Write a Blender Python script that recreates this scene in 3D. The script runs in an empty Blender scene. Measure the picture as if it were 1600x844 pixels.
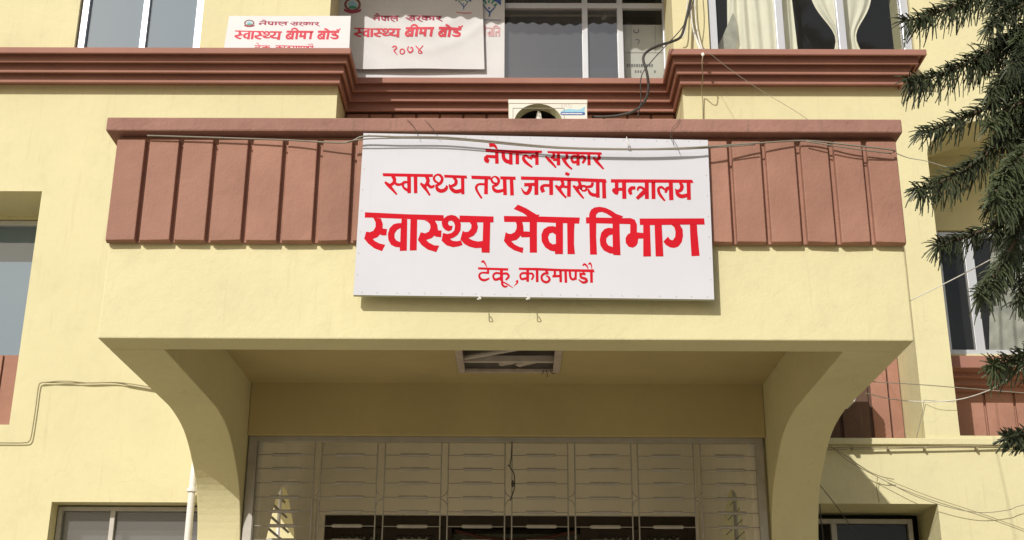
import bpy, bmesh, math, random
from mathutils import Vector, Matrix
from mathutils.geometry import tessellate_polygon
random.seed(7)
S = bpy.context.scene
COL = S.collection

# ---------------------------------------------------------------- camera
H = 1.6                                   # eye height above the forecourt
F_PX, PITCH, YAW, ROLL = 2002.7, 0.34815, -0.00473, -0.00482
ax = Vector((math.cos(YAW), -math.sin(YAW), 0)); ay = Vector((math.sin(YAW), math.cos(YAW), 0)); az = Vector((0, 0, 1))
FWD = ay*math.cos(PITCH) + az*math.sin(PITCH)
UP0 = -ay*math.sin(PITCH) + az*math.cos(PITCH)
RIGHT = ax*math.cos(ROLL) - UP0*math.sin(ROLL)
UP = ax*math.sin(ROLL) + UP0*math.cos(ROLL)
cam_d = bpy.data.cameras.new('camera'); cam = bpy.data.objects.new('camera', cam_d); COL.objects.link(cam)
cam_d.sensor_width = 36; cam_d.lens = 36*F_PX/1600; cam_d.clip_start = 0.05; cam_d.clip_end = 600
m = Matrix((RIGHT, UP, -FWD)).transposed().to_4x4(); m.translation = Vector((0, 0, H)); cam.matrix_world = m
S.camera = cam
# ---------------------------------------------------------------- light
SUN = Vector((0.51, 1.0, -0.68)).normalized()     # direction the sunlight travels
elev = math.asin(-SUN.z); azim = math.atan2(-SUN.x, -SUN.y)
w = bpy.data.worlds.new('World'); S.world = w; w.use_nodes = True
nt = w.node_tree; nt.nodes.clear()
sky = nt.nodes.new('ShaderNodeTexSky'); sky.sky_type = 'NISHITA'; sky.sun_disc = False
sky.sun_elevation = elev; sky.sun_rotation = azim % (2*math.pi); sky.air_density = 1.2; sky.dust_density = 2.5
bg = nt.nodes.new('ShaderNodeBackground'); bg.inputs[1].default_value = 0.09
wo = nt.nodes.new('ShaderNodeOutputWorld'); nt.links.new(sky.outputs[0], bg.inputs[0]); nt.links.new(bg.outputs[0], wo.inputs[0])
sd = bpy.data.lights.new('sun', 'SUN'); so = bpy.data.objects.new('sun', sd); COL.objects.link(so)
sd.energy = 4.3; sd.angle = math.radians(0.5); sd.color = (1.0, 0.95, 0.87)
so.rotation_euler = SUN.to_track_quat('-Z', 'Y').to_euler(); so.location = (-6, -12, 12)
S.view_settings.view_transform = 'Standard'; S.view_settings.look = 'None'
S.view_settings.exposure = -0.29; S.view_settings.gamma = 1; S.view_settings.use_curve_mapping = False
try: S.cycles.max_bounces = 8; S.cycles.transparent_max_bounces = 12
except Exception: pass

# ---------------------------------------------------------------- measuring helper: a photo point on the vertical plane y = Y
def ray(u, v):
    return RIGHT*(u-800) + UP*(422-v) + FWD*F_PX
def at(u, v, Y):
    r = ray(u, v); t = Y/r.y
    return Vector((r.x*t, Y, r.z*t))          # z relative to the eye (mesh builder adds H)

# ---------------------------------------------------------------- materials
def mat(name, color, rough=0.8, var=0.06, vscale=1.2, bump=0.0, bscale=60, bdist=0.004, metal=0.0, streak=0.0,
        spec=0.3, rnd=0.0, dirt=None, blotch=0.0, crack=0.0):
    mt = bpy.data.materials.new(name); mt.use_nodes = True; n = mt.node_tree.nodes; l = mt.node_tree.links
    b = n['Principled BSDF']; b.inputs['Roughness'].default_value = rough; b.inputs['Metallic'].default_value = metal
    b.inputs['Specular IOR Level'].default_value = spec
    tc = n.new('ShaderNodeTexCoord')
    geo = n.new('ShaderNodeNewGeometry')
    src = geo.outputs['Position']
    def rgb(c): 
        q = n.new('ShaderNodeRGB'); q.outputs[0].default_value = (*c, 1); return q.outputs[0]
    def noise(scale, detail=4, vec=src, r=0.55):
        q = n.new('ShaderNodeTexNoise'); q.inputs['Scale'].default_value = scale; q.inputs['Detail'].default_value = detail
        q.inputs['Roughness'].default_value = r
        l.new(vec, q.inputs['Vector']); return q.outputs['Fac']
    def ramp(fac, a, bb, v0=0.0, v1=1.0):
        q = n.new('ShaderNodeMapRange'); q.inputs[1].default_value = a; q.inputs[2].default_value = bb
        q.inputs[3].default_value = v0; q.inputs[4].default_value = v1; l.new(fac, q.inputs[0]); return q.outputs[0]
    def mix(f, a, c, mode='MIX'):
        q = n.new('ShaderNodeMix'); q.data_type = 'RGBA'; q.blend_type = mode
        if isinstance(f, float): q.inputs[0].default_value = f
        else: l.new(f, q.inputs[0])
        l.new(a, q.inputs[6]); l.new(c, q.inputs[7]); return q.outputs[2]
    col = rgb(color)
    if var:
        f = ramp(noise(vscale, 6), 0.3, 0.7, 1-var, 1+var)
        q = n.new('ShaderNodeVectorMath'); q.operation = 'SCALE'; l.new(col, q.inputs[0]); l.new(f, q.inputs['Scale']); col = q.outputs[0]
    if blotch:
        f = ramp(noise(3.1, 8, r=0.7), 0.52, 0.75, 0, blotch)
        col = mix(f, col, rgb(tuple(c*0.72 for c in color)))
        f = ramp(noise(0.9, 5), 0.5, 0.8, 0, blotch)
        col = mix(f, col, rgb(tuple(min(1, c*1.1+0.03) for c in color)))
        f = ramp(noise(34, 2), 0.77, 0.80, 0, 0.55)
        col = mix(f, col, rgb(tuple(c*0.4 for c in color)))
    if crack:
        wn = n.new('ShaderNodeTexNoise'); wn.inputs['Scale'].default_value = 2.5; wn.inputs['Detail'].default_value = 6; l.new(src, wn.inputs['Vector'])
        vm = n.new('ShaderNodeVectorMath'); vm.operation = 'MULTIPLY_ADD'; vm.inputs[1].default_value = (.5, .5, .5); l.new(wn.outputs['Color'], vm.inputs[0]); l.new(src, vm.inputs[2])
        vo = n.new('ShaderNodeTexVoronoi'); vo.feature = 'DISTANCE_TO_EDGE'; vo.inputs['Scale'].default_value = 0.75; l.new(vm.outputs[0], vo.inputs['Vector'])
        ed_ = ramp(vo.outputs['Distance'], 0.0, 0.006, 1, 0); mk = ramp(noise(0.8, 3), 0.52, 0.6, 0, crack)
        mu = n.new('ShaderNodeMath'); mu.operation = 'MULTIPLY'; l.new(ed_, mu.inputs[0]); l.new(mk, mu.inputs[1])
        col = mix(mu.outputs[0], col, rgb(tuple(c*0.5 for c in color)))
    if streak:
        mp = n.new('ShaderNodeMapping'); mp.inputs['Scale'].default_value = (9, 9, 0.45); l.new(src, mp.inputs['Vector'])
        f = ramp(noise(2.2, 6, mp.outputs[0], 0.65), 0.58, 0.8, 0, streak)
        col = mix(f, col, rgb(dirt or tuple(c*0.55 for c in color)))
    if rnd:
        oi = n.new('ShaderNodeObjectInfo'); f = ramp(oi.outputs['Random'], 0, 1, 1-rnd, 1+rnd)
        q = n.new('ShaderNodeVectorMath'); q.operation = 'SCALE'; l.new(col, q.inputs[0]); l.new(f, q.inputs['Scale']); col = q.outputs[0]
    l.new(col, b.inputs['Base Color'])
    if bump:
        add = n.new('ShaderNodeMath'); add.operation = 'ADD'
        l.new(noise(bscale, 5), add.inputs[0])
        m2 = n.new('ShaderNodeMath'); m2.operation = 'MULTIPLY'; m2.inputs[1].default_value = 2.5
        l.new(noise(bscale*0.16, 3), m2.inputs[0]); l.new(m2.outputs[0], add.inputs[1])
        bp = n.new('ShaderNodeBump'); bp.inputs['Strength'].default_value = bump; bp.inputs['Distance'].default_value = bdist
        l.new(add.outputs[0], bp.inputs['Height']); l.new(bp.outputs[0], b.inputs['Normal'])
    return mt

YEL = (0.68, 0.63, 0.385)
M = {}
M['plaster'] = mat('yellow_plaster', YEL, 0.85, 0.05, 0.7, 0.35, 55, 0.006, streak=0.36, blotch=0.28, dirt=(0.45, 0.38, 0.22), crack=0.2)
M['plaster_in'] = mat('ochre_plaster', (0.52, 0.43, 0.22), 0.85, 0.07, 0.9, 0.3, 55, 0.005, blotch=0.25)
M['porch_white'] = mat('cream_distemper', (0.86, 0.81, 0.69), 0.9, 0.06, 1.0, 0.2, 40, 0.004, blotch=0.2)
M['red'] = mat('terracotta_paint', (0.345, 0.178, 0.130), 0.75, 0.12, 1.8, 0.5, 60, 0.006, streak=0.35, rnd=0.08, blotch=0.45, dirt=(0.30, 0.17, 0.13))
M['red_up'] = mat('terracotta_cornice_paint', (0.345, 0.168, 0.13), 0.7, 0.08, 1.5, 0.3, 50, 0.004, streak=0.2, blotch=0.22, dirt=(0.27, 0.15, 0.12))
M['cap'] = mat('weathered_terracotta', (0.33, 0.175, 0.14), 0.85, 0.10, 2.2, 0.6, 50, 0.008, streak=0.6, blotch=0.85, dirt=(0.14, 0.11, 0.09))
M['red_shaded'] = mat('shaded_board_paint', (0.12, 0.070, 0.05), 0.8, 0.2, 4, 0.5, 40, 0.005, streak=0.6, dirt=(0.22, 0.16, 0.12))  # boards behind the second outdoor unit, its shadow put into the colour
M['sign'] = mat('white_flex_sheet', (0.61, 0.62, 0.68), 0.6, 0.03, 1.5, 0.22, 5, 0.012, streak=0.24, spec=0.15, dirt=(0.55, 0.52, 0.55))
M['sign_edge'] = mat('sign_frame_metal', (0.45, 0.45, 0.36), 0.6, 0.1, 9, streak=0.4)
M['sign_red'] = mat('red_sign_paint', (0.56, 0.016, 0.028), 0.9, 0.05, 4, spec=0.03)
M['halo'] = mat('white_outline_paint', (0.86, 0.86, 0.86), 0.5, 0.02, 4)
M['white_board'] = mat('white_board', (0.70, 0.70, 0.72), 0.55, 0.03, 3, streak=0.1)
M['pale_red'] = mat('faded_red_print', (0.62, 0.06, 0.09), 0.6, 0.05, 4)
M['maroon'] = mat('maroon_print', (0.36, 0.05, 0.09), 0.6, 0.05, 4)
M['cloth'] = mat('white_banner_cloth', (0.66, 0.66, 0.68), 0.8, 0.05, 2.5, 0.1, 14, 0.006)
M['alu'] = mat('aluminium_frame', (0.62, 0.64, 0.68), 0.35, 0.04, 3, metal=0.35, spec=0.5)
M['silver'] = mat('silver_painted_steel', (0.42, 0.40, 0.37), 0.5, 0.10, 9, 0.15, 60, 0.002, metal=0.25)
M['rod'] = mat('grille_rod_steel', (0.36, 0.34, 0.31), 0.5, 0.10, 9, metal=0.3)
M['pvc'] = mat('white_pvc', (0.78, 0.76, 0.74), 0.35, 0.03, 3, spec=0.5)
M['ac'] = mat('cream_sheet_metal', (0.74, 0.72, 0.64), 0.4, 0.03, 5, streak=0.12, spec=0.5)
M['black'] = mat('black_rubber', (0.025, 0.025, 0.025), 0.5, 0.1, 9)
M['dark'] = mat('dark_interior', (0.03, 0.028, 0.025), 0.9, 0.1, 2)
M['cable'] = mat('grey_cable', (0.25, 0.225, 0.18), 0.6, 0.08, 6)
M['cable_dark'] = mat('dark_cable', (0.06, 0.055, 0.05), 0.55, 0.1, 6)
M['cable_white'] = mat('white_cable', (0.75, 0.74, 0.70), 0.5, 0.05, 6)
M['wire_tan'] = mat('tan_conduit', (0.33, 0.28, 0.17), 0.6, 0.08, 6)
M['curtain'] = mat('cream_curtain', (0.88, 0.86, 0.74), 0.85, 0.06, 3, 0.1, 30, 0.003)
M['curtain_grey'] = mat('patterned_curtain', (0.42, 0.42, 0.37), 0.9, 0.25, 6, streak=0.5, dirt=(0.6, 0.6, 0.55))
M['carton'] = mat('pale_carton', (0.66, 0.65, 0.61), 0.8, 0.05, 4)
M['carton_dark'] = mat('carton_print', (0.20, 0.20, 0.21), 0.7, 0.05, 4)
M['blind'] = mat('grey_blind', (0.34, 0.36, 0.38), 0.9, 0.08, 0.8)
M['bark'] = mat('grey_brown_bark', (0.10, 0.075, 0.05), 0.9, 0.2, 8, 0.6, 30, 0.01)
M['needle'] = mat('dark_green_foliage', (0.050, 0.063, 0.032), 0.6, 0.35, 7, rnd=0.1, spec=0.4)
M['ground'] = mat('dusty_concrete', (0.37, 0.325, 0.235), 0.9, 0.12, 0.5, 0.4, 20, 0.01, blotch=0.3)
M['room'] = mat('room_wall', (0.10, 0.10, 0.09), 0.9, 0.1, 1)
M['lattice'] = mat('dark_varnished_wood', (0.035, 0.026, 0.02), 0.45, 0.2, 6)
M['lattice_back'] = mat('grey_green_panel', (0.55, 0.56, 0.46), 0.8, 0.1, 4)
M['swag'] = mat('dark_red_swag', (0.09, 0.035, 0.03), 0.9, 0.1, 6)
M['blue'] = mat('blue_print', (0.06, 0.13, 0.36), 0.5, 0.05, 5)
M['skyblue'] = mat('light_blue_print', (0.30, 0.56, 0.70), 0.5, 0.05, 5)
M['greenp'] = mat('green_print', (0.08, 0.30, 0.20), 0.5, 0.05, 5)
M['greyp'] = mat('grey_print', (0.45, 0.45, 0.44), 0.6, 0.05, 5)
M['wreath'] = mat('brown_wreath_print', (0.22, 0.10, 0.09), 0.6, 0.2, 20)

def glass(name, tint, ior=1.5, base=0.0, basecol=(0.1, 0.1, 0.1), rough=0.02, wav=0.15):
    mt = bpy.data.materials.new(name); mt.use_nodes = True; n = mt.node_tree.nodes; l = mt.node_tree.links; n.clear()
    o = n.new('ShaderNodeOutputMaterial'); tr = n.new('ShaderNodeBsdfTransparent'); tr.inputs[0].default_value = (*tint, 1)
    gl = n.new('ShaderNodeBsdfGlossy'); gl.inputs['Roughness'].default_value = rough; gl.inputs[0].default_value = (0.95, 0.95, 0.95, 1)
    nz = n.new('ShaderNodeTexNoise'); nz.inputs['Scale'].default_value = 1.3; bp = n.new('ShaderNodeBump'); bp.inputs['Strength'].default_value = wav
    bp.inputs['Distance'].default_value = 0.01; l.new(nz.outputs[0], bp.inputs['Height']); l.new(bp.outputs[0], gl.inputs['Normal'])
    geo = n.new('ShaderNodeNewGeometry'); l.new(geo.outputs['Position'], nz.inputs['Vector'])
    fr = n.new('ShaderNodeFresnel'); fr.inputs[0].default_value = ior
    inner = tr
    if base:
        df = n.new('ShaderNodeBsdfDiffuse'); df.inputs[0].default_value = (*basecol, 1)
        mm = n.new('ShaderNodeMixShader'); mm.inputs[0].default_value = base; l.new(tr.outputs[0], mm.inputs[1]); l.new(df.outputs[0], mm.inputs[2]); inner = mm
    mx = n.new('ShaderNodeMixShader'); l.new(fr.outputs[0], mx.inputs[0]); l.new(inner.outputs[0], mx.inputs[1]); l.new(gl.outputs[0], mx.inputs[2])
    l.new(mx.outputs[0], o.inputs[0]); return mt
M['glass'] = glass('window_glass', (0.93, 0.95, 0.94), 1.5, 0.03, (0.5, 0.5, 0.48))
M['glass_blue'] = glass('blue_tinted_glass', (0.35, 0.42, 0.48), 1.75, 0.80, (0.18, 0.26, 0.34))
M['glass_mirror'] = glass('reflective_glass', (0.62, 0.64, 0.66), 2.6, 0.2, (0.30, 0.32, 0.34))
M['glass_dusty'] = glass('dusty_glass', (0.7, 0.7, 0.7), 1.5, 0.35, (0.30, 0.29, 0.29), 0.12)
M['glass_dark'] = glass('dark_glass', (0.45, 0.47, 0.47), 1.45, 0.03, (0.3, 0.3, 0.3))

# ---------------------------------------------------------------- mesh builder
ORI = {}
def tag(o, label=None, cat=None, group=None, kind=None):
    if label: o['label'] = label
    if cat: o['category'] = cat
    if group: o['group'] = group
    if kind: o['kind'] = kind
    return o
def thing(name, loc, label, cat, group=None):
    o = bpy.data.objects.new(name, None); o.empty_display_size = 0.1
    o.location = (loc[0], loc[1], loc[2]+H); COL.objects.link(o); ORI[o.name] = Vector(loc)
    return tag(o, label, cat, group)

class MB:
    def __init__(s): s.v = []; s.f = []; s.mi = []; s.cur = 0
    def q(s, pts, ids=None):
        b = len(s.v); s.v += [Vector(p) for p in pts]
        s.f.append(tuple(range(b, b+len(pts)))); s.mi.append(s.cur); return s
    def box(s, x0, x1, y0, y1, z0, z1):
        b = len(s.v)
        s.v += [Vector(p) for p in ((x0,y0,z0),(x1,y0,z0),(x1,y1,z0),(x0,y1,z0),(x0,y0,z1),(x1,y0,z1),(x1,y1,z1),(x0,y1,z1))]
        for f in ((0,3,2,1),(4,5,6,7),(0,1,5,4),(1,2,6,5),(2,3,7,6),(3,0,4,7)):
            s.f.append(tuple(b+i for i in f)); s.mi.append(s.cur)
        return s
    def loft(s, A, B, capA=True, capB=True):
        b = len(s.v); n = len(A); s.v += [Vector(p) for p in A] + [Vector(p) for p in B]
        for i in range(n):
            j = (i+1) % n; s.f.append((b+i, b+j, b+n+j, b+n+i)); s.mi.append(s.cur)
        for off, cap, P in ((0, capA, A), (n, capB, B)):
            if cap:
                for t in tessellate_polygon([[Vector(p) for p in P]]):
                    s.f.append(tuple(b+off+i for i in t)); s.mi.append(s.cur)
        return s
    def cappoly(s, loops):
        b = len(s.v)
        for L in loops: s.v += [Vector(p) for p in L]
        for t in tessellate_polygon([[Vector(p) for p in L] for L in loops]):
            s.f.append(tuple(b+i for i in t)); s.mi.append(s.cur)
        return s
    def tube(s, pts, r, n=8, close=False):
        pts = [Vector(p) for p in pts]; rs = r if isinstance(r, (list, tuple)) else [r]*len(pts)
        b = len(s.v); k = len(pts); ref = None
        for i, p in enumerate(pts):
            d = (pts[min(i+1, k-1)] - pts[max(i-1, 0)])
            if d.length < 1e-9: d = Vector((0, 0, 1))
            d.normalize()
            if ref is None:
                ref = d.orthogonal().normalized()
            ref = (ref - d*ref.dot(d)).normalized(); e = d.cross(ref)
            for j in range(n):
                a = 2*math.pi*j/n; s.v.append(p + (ref*math.cos(a) + e*math.sin(a))*rs[i])
        for i in range(k-1):
            for j in range(n):
                s.f.append((b+i*n+j, b+i*n+(j+1) % n, b+(i+1)*n+(j+1) % n, b+(i+1)*n+j)); s.mi.append(s.cur)
        s.f.append(tuple(b+j for j in range(n))[::-1]); s.mi.append(s.cur)
        s.f.append(tuple(b+(k-1)*n+j for j in range(n))); s.mi.append(s.cur)
        return s
    def build(s, name, mt, parent=None, root=None, smooth=False, bevel=0.0, label=None, cat=None, group=None, kind=None, weld=False):
        # root: the thing's Empty (origin of all its pieces)
        if parent is not None and root is None: root = parent
        while root is not None and root.parent is not None: root = root.parent
        if root is not None and root.name in ORI: o0 = ORI[root.name]
        else:
            xs = [p.x for p in s.v]; ys = [p.y for p in s.v]; zs = [p.z for p in s.v]
            o0 = Vector(((min(xs)+max(xs))/2, (min(ys)+max(ys))/2, min(zs)))
        me = bpy.data.meshes.new(name); me.from_pydata([tuple(p-o0) for p in s.v], [], s.f)
        mts = mt if isinstance(mt, (list, tuple)) else [mt]
        for q in mts: me.materials.append(q)
        if len(mts) > 1: me.polygons.foreach_set('material_index', s.mi)
        if weld or smooth or bevel:
            bm = bmesh.new(); bm.from_mesh(me)
            bmesh.ops.remove_doubles(bm, verts=bm.verts, dist=1e-5)
            bmesh.ops.recalc_face_normals(bm, faces=bm.faces); bm.to_mesh(me); bm.free()
        if smooth: me.polygons.foreach_set('use_smooth', [True]*len(me.polygons))
        me.update()
        ob = bpy.data.objects.new(name, me); COL.objects.link(ob)
        if parent is not None: ob.parent = parent
        else: ob.location = (o0.x, o0.y, o0.z+H); ORI[ob.name] = o0
        if bevel:
            bv = ob.modifiers.new('bevel', 'BEVEL'); bv.width = bevel; bv.segments = 2; bv.limit_method = 'ANGLE'; bv.angle_limit = math.radians(40)
        return tag(ob, label, cat, group, kind)

def cr(pts, k=6):
    """Catmull-Rom through points of any dimension"""
    P = [tuple(p) for p in pts]
    if len(P) < 3: return P
    out = []
    for i in range(len(P)-1):
        p0 = P[max(i-1, 0)]; p1 = P[i]; p2 = P[i+1]; p3 = P[min(i+2, len(P)-1)]
        for j in range(k):
            t = j/k; t2 = t*t; t3 = t2*t
            out.append(tuple(0.5*((2*b) + (-a+c)*t + (2*a-5*b+4*c-d)*t2 + (-a+3*b-3*c+d)*t3) for a, b, c, d in zip(p0, p1, p2, p3)))
    out.append(P[-1]); return out

def wall_grid(mb, x0, x1, z0, z1, Ya, Yb, openings):
    """solid wall between planes Ya (front) and Yb (back) with rectangular holes (x0,x1,z0,z1)"""
    X = sorted({x0, x1, *[q for o in openings for q in o[:2] if x0 < q < x1]}); Z = sorted({z0, z1, *[q for o in openings for q in o[2:] if z0 < q < z1]})
    solid = lambda i, j: 0 <= i < len(X)-1 and 0 <= j < len(Z)-1 and not any(o[0]-1e-6 <= X[i] and X[i+1] <= o[1]+1e-6 and o[2]-1e-6 <= Z[j] and Z[j+1] <= o[3]+1e-6 for o in openings)
    for i in range(len(X)-1):
        for j in range(len(Z)-1):
            if not solid(i, j): continue
            a, b, c, d = X[i], X[i+1], Z[j], Z[j+1]
            mb.q([(a,Ya,c),(b,Ya,c),(b,Ya,d),(a,Ya,d)]); mb.q([(b,Yb,c),(a,Yb,c),(a,Yb,d),(b,Yb,d)])
            if not solid(i-1, j): mb.q([(a,Yb,c),(a,Ya,c),(a,Ya,d),(a,Yb,d)])
            if not solid(i+1, j): mb.q([(b,Ya,c),(b,Yb,c),(b,Yb,d),(b,Ya,d)])
            if not solid(i, j-1): mb.q([(a,Yb,c),(b,Yb,c),(b,Ya,c),(a,Ya,c)])
            if not solid(i, j+1): mb.q([(a,Ya,d),(b,Ya,d),(b,Yb,d),(a,Yb,d)])
    return mb

# ---------------------------------------------------------------- dimensions (z relative to eye level)
G = -H
YFR, YF, YB = 8.03, 13.4, 14.15
XL, XR, XLi, XRi = -2.75, 2.59, -2.38, 2.19

# ================================================================ SETTING
g = MB(); n_ = 12
g.q([(-300,-300,G),(300,-300,G),(300,300,G),(-300,300,G)])
g.build('ground', M['ground'], kind='structure')

# ================================================================ BUILDING
B = thing('office_building', (0, 13.4, G), 'pale yellow office building with terracotta cornice, boarded panels and projecting entrance canopy', 'building')
# front wall
mb = MB()
LW = (-7.4, -5.42, 3.09, 5.80)            # left first-floor opening
LLW = (-4.86, -3.30, 0.6, 2.27)           # left ground-floor window
RO = (2.95, 4.33, 2.97, 5.6)              # opening behind the canopy, right
RW = (4.70, 7.3, 3.01, 6.80)              # arched right opening
LRW = (2.7, 4.385, 0.5, 2.285)            # right ground-floor window
PORCH = (-2.302, 2.112, G, 3.27)
REC = (-2.12, 1.925, 4.3, 7.16)
wall_grid(mb, -9.5, 9.5, G, 7.16, YF, YB-0.002, [LW, LLW, RO, RW, LRW, PORCH, REC])
# arch head of the right opening
cx, hw, zs, rise = 6.0, 1.3, 6.30, 0.50
arc = [(cx - hw*math.cos(t*math.pi/24), zs + rise*math.sin(t*math.pi/24)) for t in range(25)]
poly = arc + [(7.3, 6.80), (4.70, 6.80)]
poly = [(x, z) for x, z in poly]
L0 = [(x, YF, z) for x, z in arc[:13]] + [(4.70, YF, 6.80)]; L1 = [(x, YB-0.002, z) for x, z in arc[:13]] + [(4.70, YB-0.002, 6.80)]
mb.loft(L0, L1)
L0 = [(x, YF, z) for x, z in arc[12:]] + [(7.30, YF, 6.80)]; L1 = [(x, YB-0.002, z) for x, z in arc[12:]] + [(7.30, YB-0.002, 6.80)]
mb.loft(L0, L1)
mb.build('front_wall', M['plaster'], B)
# upper-floor wall
mb = MB()
UL = (-5.28, -3.79, 7.3, 9.3); UR = (2.27, 4.70, 7.30, 9.3)
wall_grid(mb, -9.5, -2.262, 7.162, 11.2, YF, YB-0.002, [UL])
mb.build('upper_wall', M['plaster'], B)
mb = MB(); wall_grid(mb, 1.842, 9.5, 7.162, 11.2, YF, YB-0.002, [(2.27, 4.70, 7.38, 9.3), (1.842, 4.25, 7.162, 7.38)]); mb.build('upper_wall', M['plaster'], B)
mb = MB(); mb.box(-2.260, 1.840, YF+0.003, YB-0.004, 9.60, 11.19); mb.build('recess_lintel', M['plaster'], B)
# back plane behind the recesses
_rw = [
(-2.26, 1.98, 4.3, 11.2, [(-2.262, 1.90, 7.25, 9.6)]),
(-7.6, -4.9, 2.9, 6.1, [(-7.4, -5.1, 4.0, 5.76)]),
(2.6, 4.398, 2.9, 5.9, [])]
for a_, b_, c_, d_, o_ in _rw:
    wall_grid(MB(), a_, b_, c_, d_, YB, YB+0.25, o_).build('recess_wall', M['plaster'], B)
# body of the building: floors, party walls, roof - keeps the rooms dark
mb = MB()
mb.box(-9.6, -9.502, 13.4, 20, G, 11.2); mb.box(9.502, 9.6, 13.4, 20, G, 11.2)
mb.box(-9.6, 9.6, 20.002, 20.2, G, 11.2)
mb.box(-9.9, 9.9, 12.9, 20.4, 11.21, 11.4)
mb.build('shell', M['plaster'], B)
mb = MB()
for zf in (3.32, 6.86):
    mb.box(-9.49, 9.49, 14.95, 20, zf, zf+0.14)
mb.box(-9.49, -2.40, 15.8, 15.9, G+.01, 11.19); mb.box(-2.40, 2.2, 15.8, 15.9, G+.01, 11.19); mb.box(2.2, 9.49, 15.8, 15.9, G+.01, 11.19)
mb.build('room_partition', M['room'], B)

YR = 14.55; kr = YR/14.15
wall_grid(MB(), 4.5, 7.6, 2.8, 7.1, YR, YR+0.2, [(4.94*kr, 7.3, 4.13*kr, 5.66*kr)]).build('recess_wall', M['plaster'], B)
mb = MB(); mb.box(4.5, 4.699, YB-.001, YR-.001, 2.8, 7.1); mb.box(7.302, 7.6, YB-.001, YR-.001, 2.8, 7.1); mb.box(4.70, 7.301, YB-.001, YR-.001, 2.8, 3.009)
mb.box(4.70, 7.301, YB-.001, YR-.001, 6.80, 7.1)
mb.build('recess_lining', M['plaster'], B)
# sill ledge on the right, and the thin seam of the pilaster
mb = MB(); mb.box(2.60, 9.4, YF-0.045, YF-0.002, 2.905, 2.972); mb.build('sill_ledge', M['plaster'], B, bevel=0.006)

# ---- corrugated sunshade above the recess (just over the top of the view)
aw = MB(); x = -2.75
while x < 1.95:
    zc = (0.018*math.sin(x*2*math.pi/0.17)+0.012*math.sin(x*5.3+1)); x2 = x+0.025; zd = (0.018*math.sin(x2*2*math.pi/0.17)+0.012*math.sin(x2*5.3+1))
    aw.q([(x, 12.55, 9.49+zc), (x2, 12.55, 9.49+zd), (x2, 13.39, 9.87+zd), (x, 13.39, 9.87+zc)]); x = x2
aw = aw.build('awning', mat('rusty_sheet', (0.07, 0.055, 0.045), 0.8, 0.3, 5), B, label='corrugated sunshade over the recess')
MB().box(-2.75, 1.95, 12.80, 12.85, 9.46, 9.52).build('front_rail', M['silver'], aw)
for x in (-2.5, 1.2):
    MB().tube([(x, 12.64, 9.53), (x, 13.39, 9.15)], 0.03, 6).build('strut', M['silver'], aw)
# ---- cornice: four stepped members round the recess
mb = MB()
mem = [(13.0, 13.70, 0.19, 7.361, 7.435), (13.09, 13.79, 0.14, 7.293, 7.373), (13.18, 13.88, 0.095, 7.208, 7.305), (13.265, 13.965, 0.045, 7.122, 7.220)]
zprev = None
for k, (ya, yb, off, z0, z1) in enumerate(mem):
    e = 4.69 - (0.19-off)*1.5
    yk = YF + 0.20 - k*0.004; yr = YB + 0.02 - k*0.004
    path = lambda d, dx: [(-9.45, ya+d), (-2.12+off-dx, ya+d), (-2.12+off-dx, yb+d), (1.925-off+dx, yb+d), (1.925-off+dx, ya+d), (e-dx, ya+d), (e-dx, yk)]
    zt = z1 if zprev is None else zprev+0.036+0.004
    plan = path(.03, .022) + [(1.97+k*.003, yk), (1.97+k*.003, yr), (-2.16-k*.003, yr), (-2.16-k*.003, yk), (-9.45, yk)]
    mb.loft([(x, y, z0+.036) for x, y in plan], [(x, y, zt-.0005) for x, y in plan])
    ring = path(0, 0) + path(.03, .022)[::-1]
    mb.loft([(x, y, z0) for x, y in ring], [(x, y, zt) for x, y in ring])
    zprev = z0
mb.build('cornice', M['red_up'], B, bevel=0.006)

# ---- boarded spandrels (each board its own piece)
def boards(parent, xs, gap, z0, z1, Yface, thick, mt, slant=0.0):
    first = None
    for a, b in zip(xs[:-1], xs[1:]):
        wd = (b-a)-gap
        o = MB().box(a+gap/2, a+gap/2+wd, Yface, Yface+thick, z0, z1).build('board', mt, parent, bevel=0.006)
sp = MB().box(-2.11, 1.915, YB-0.06, YB-0.003, 6.3, 7.13).build('spandrel', M['red'], B)
xs = [-2.10+i*0.286 for i in range(15)]
boards(sp, xs, 0.028, 6.32, 7.12, YB-0.10, 0.038, M['red'])
sp = MB().box(2.96, 4.32, YB-0.05, YB-0.003, 2.98, 5.5).build('spandrel', M['red_shaded'], B)
xs = [2.96, 3.23, 3.56, 3.885, 4.22+0.02, 4.32]
for a, b, mt in ((2.975, 3.29, 'red_shaded'), (3.335, 3.60, 'red_shaded'), (3.645, 3.945, 'red_shaded'), (3.985, 4.175, 'red'), (4.192, 4.318, 'red')):
    MB().box(a, b, YB-0.09, YB-0.051, 2.99, 5.48).build('board', M['red_shaded'] if b < 3.96 else M['red'], sp, bevel=0.006)  # boards lying in the unit's shadow take the darkened paint
sp = MB().box(4.71, 7.28, YR-0.05, YR-0.003, 3.012, 3.72*kr).build('spandrel', M['red'], B)
boards(sp, [4.71+i*0.345 for i in range(8)], 0.03, 3.02, 3.70*kr, YR-0.09, 0.038, M['red'])
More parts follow.
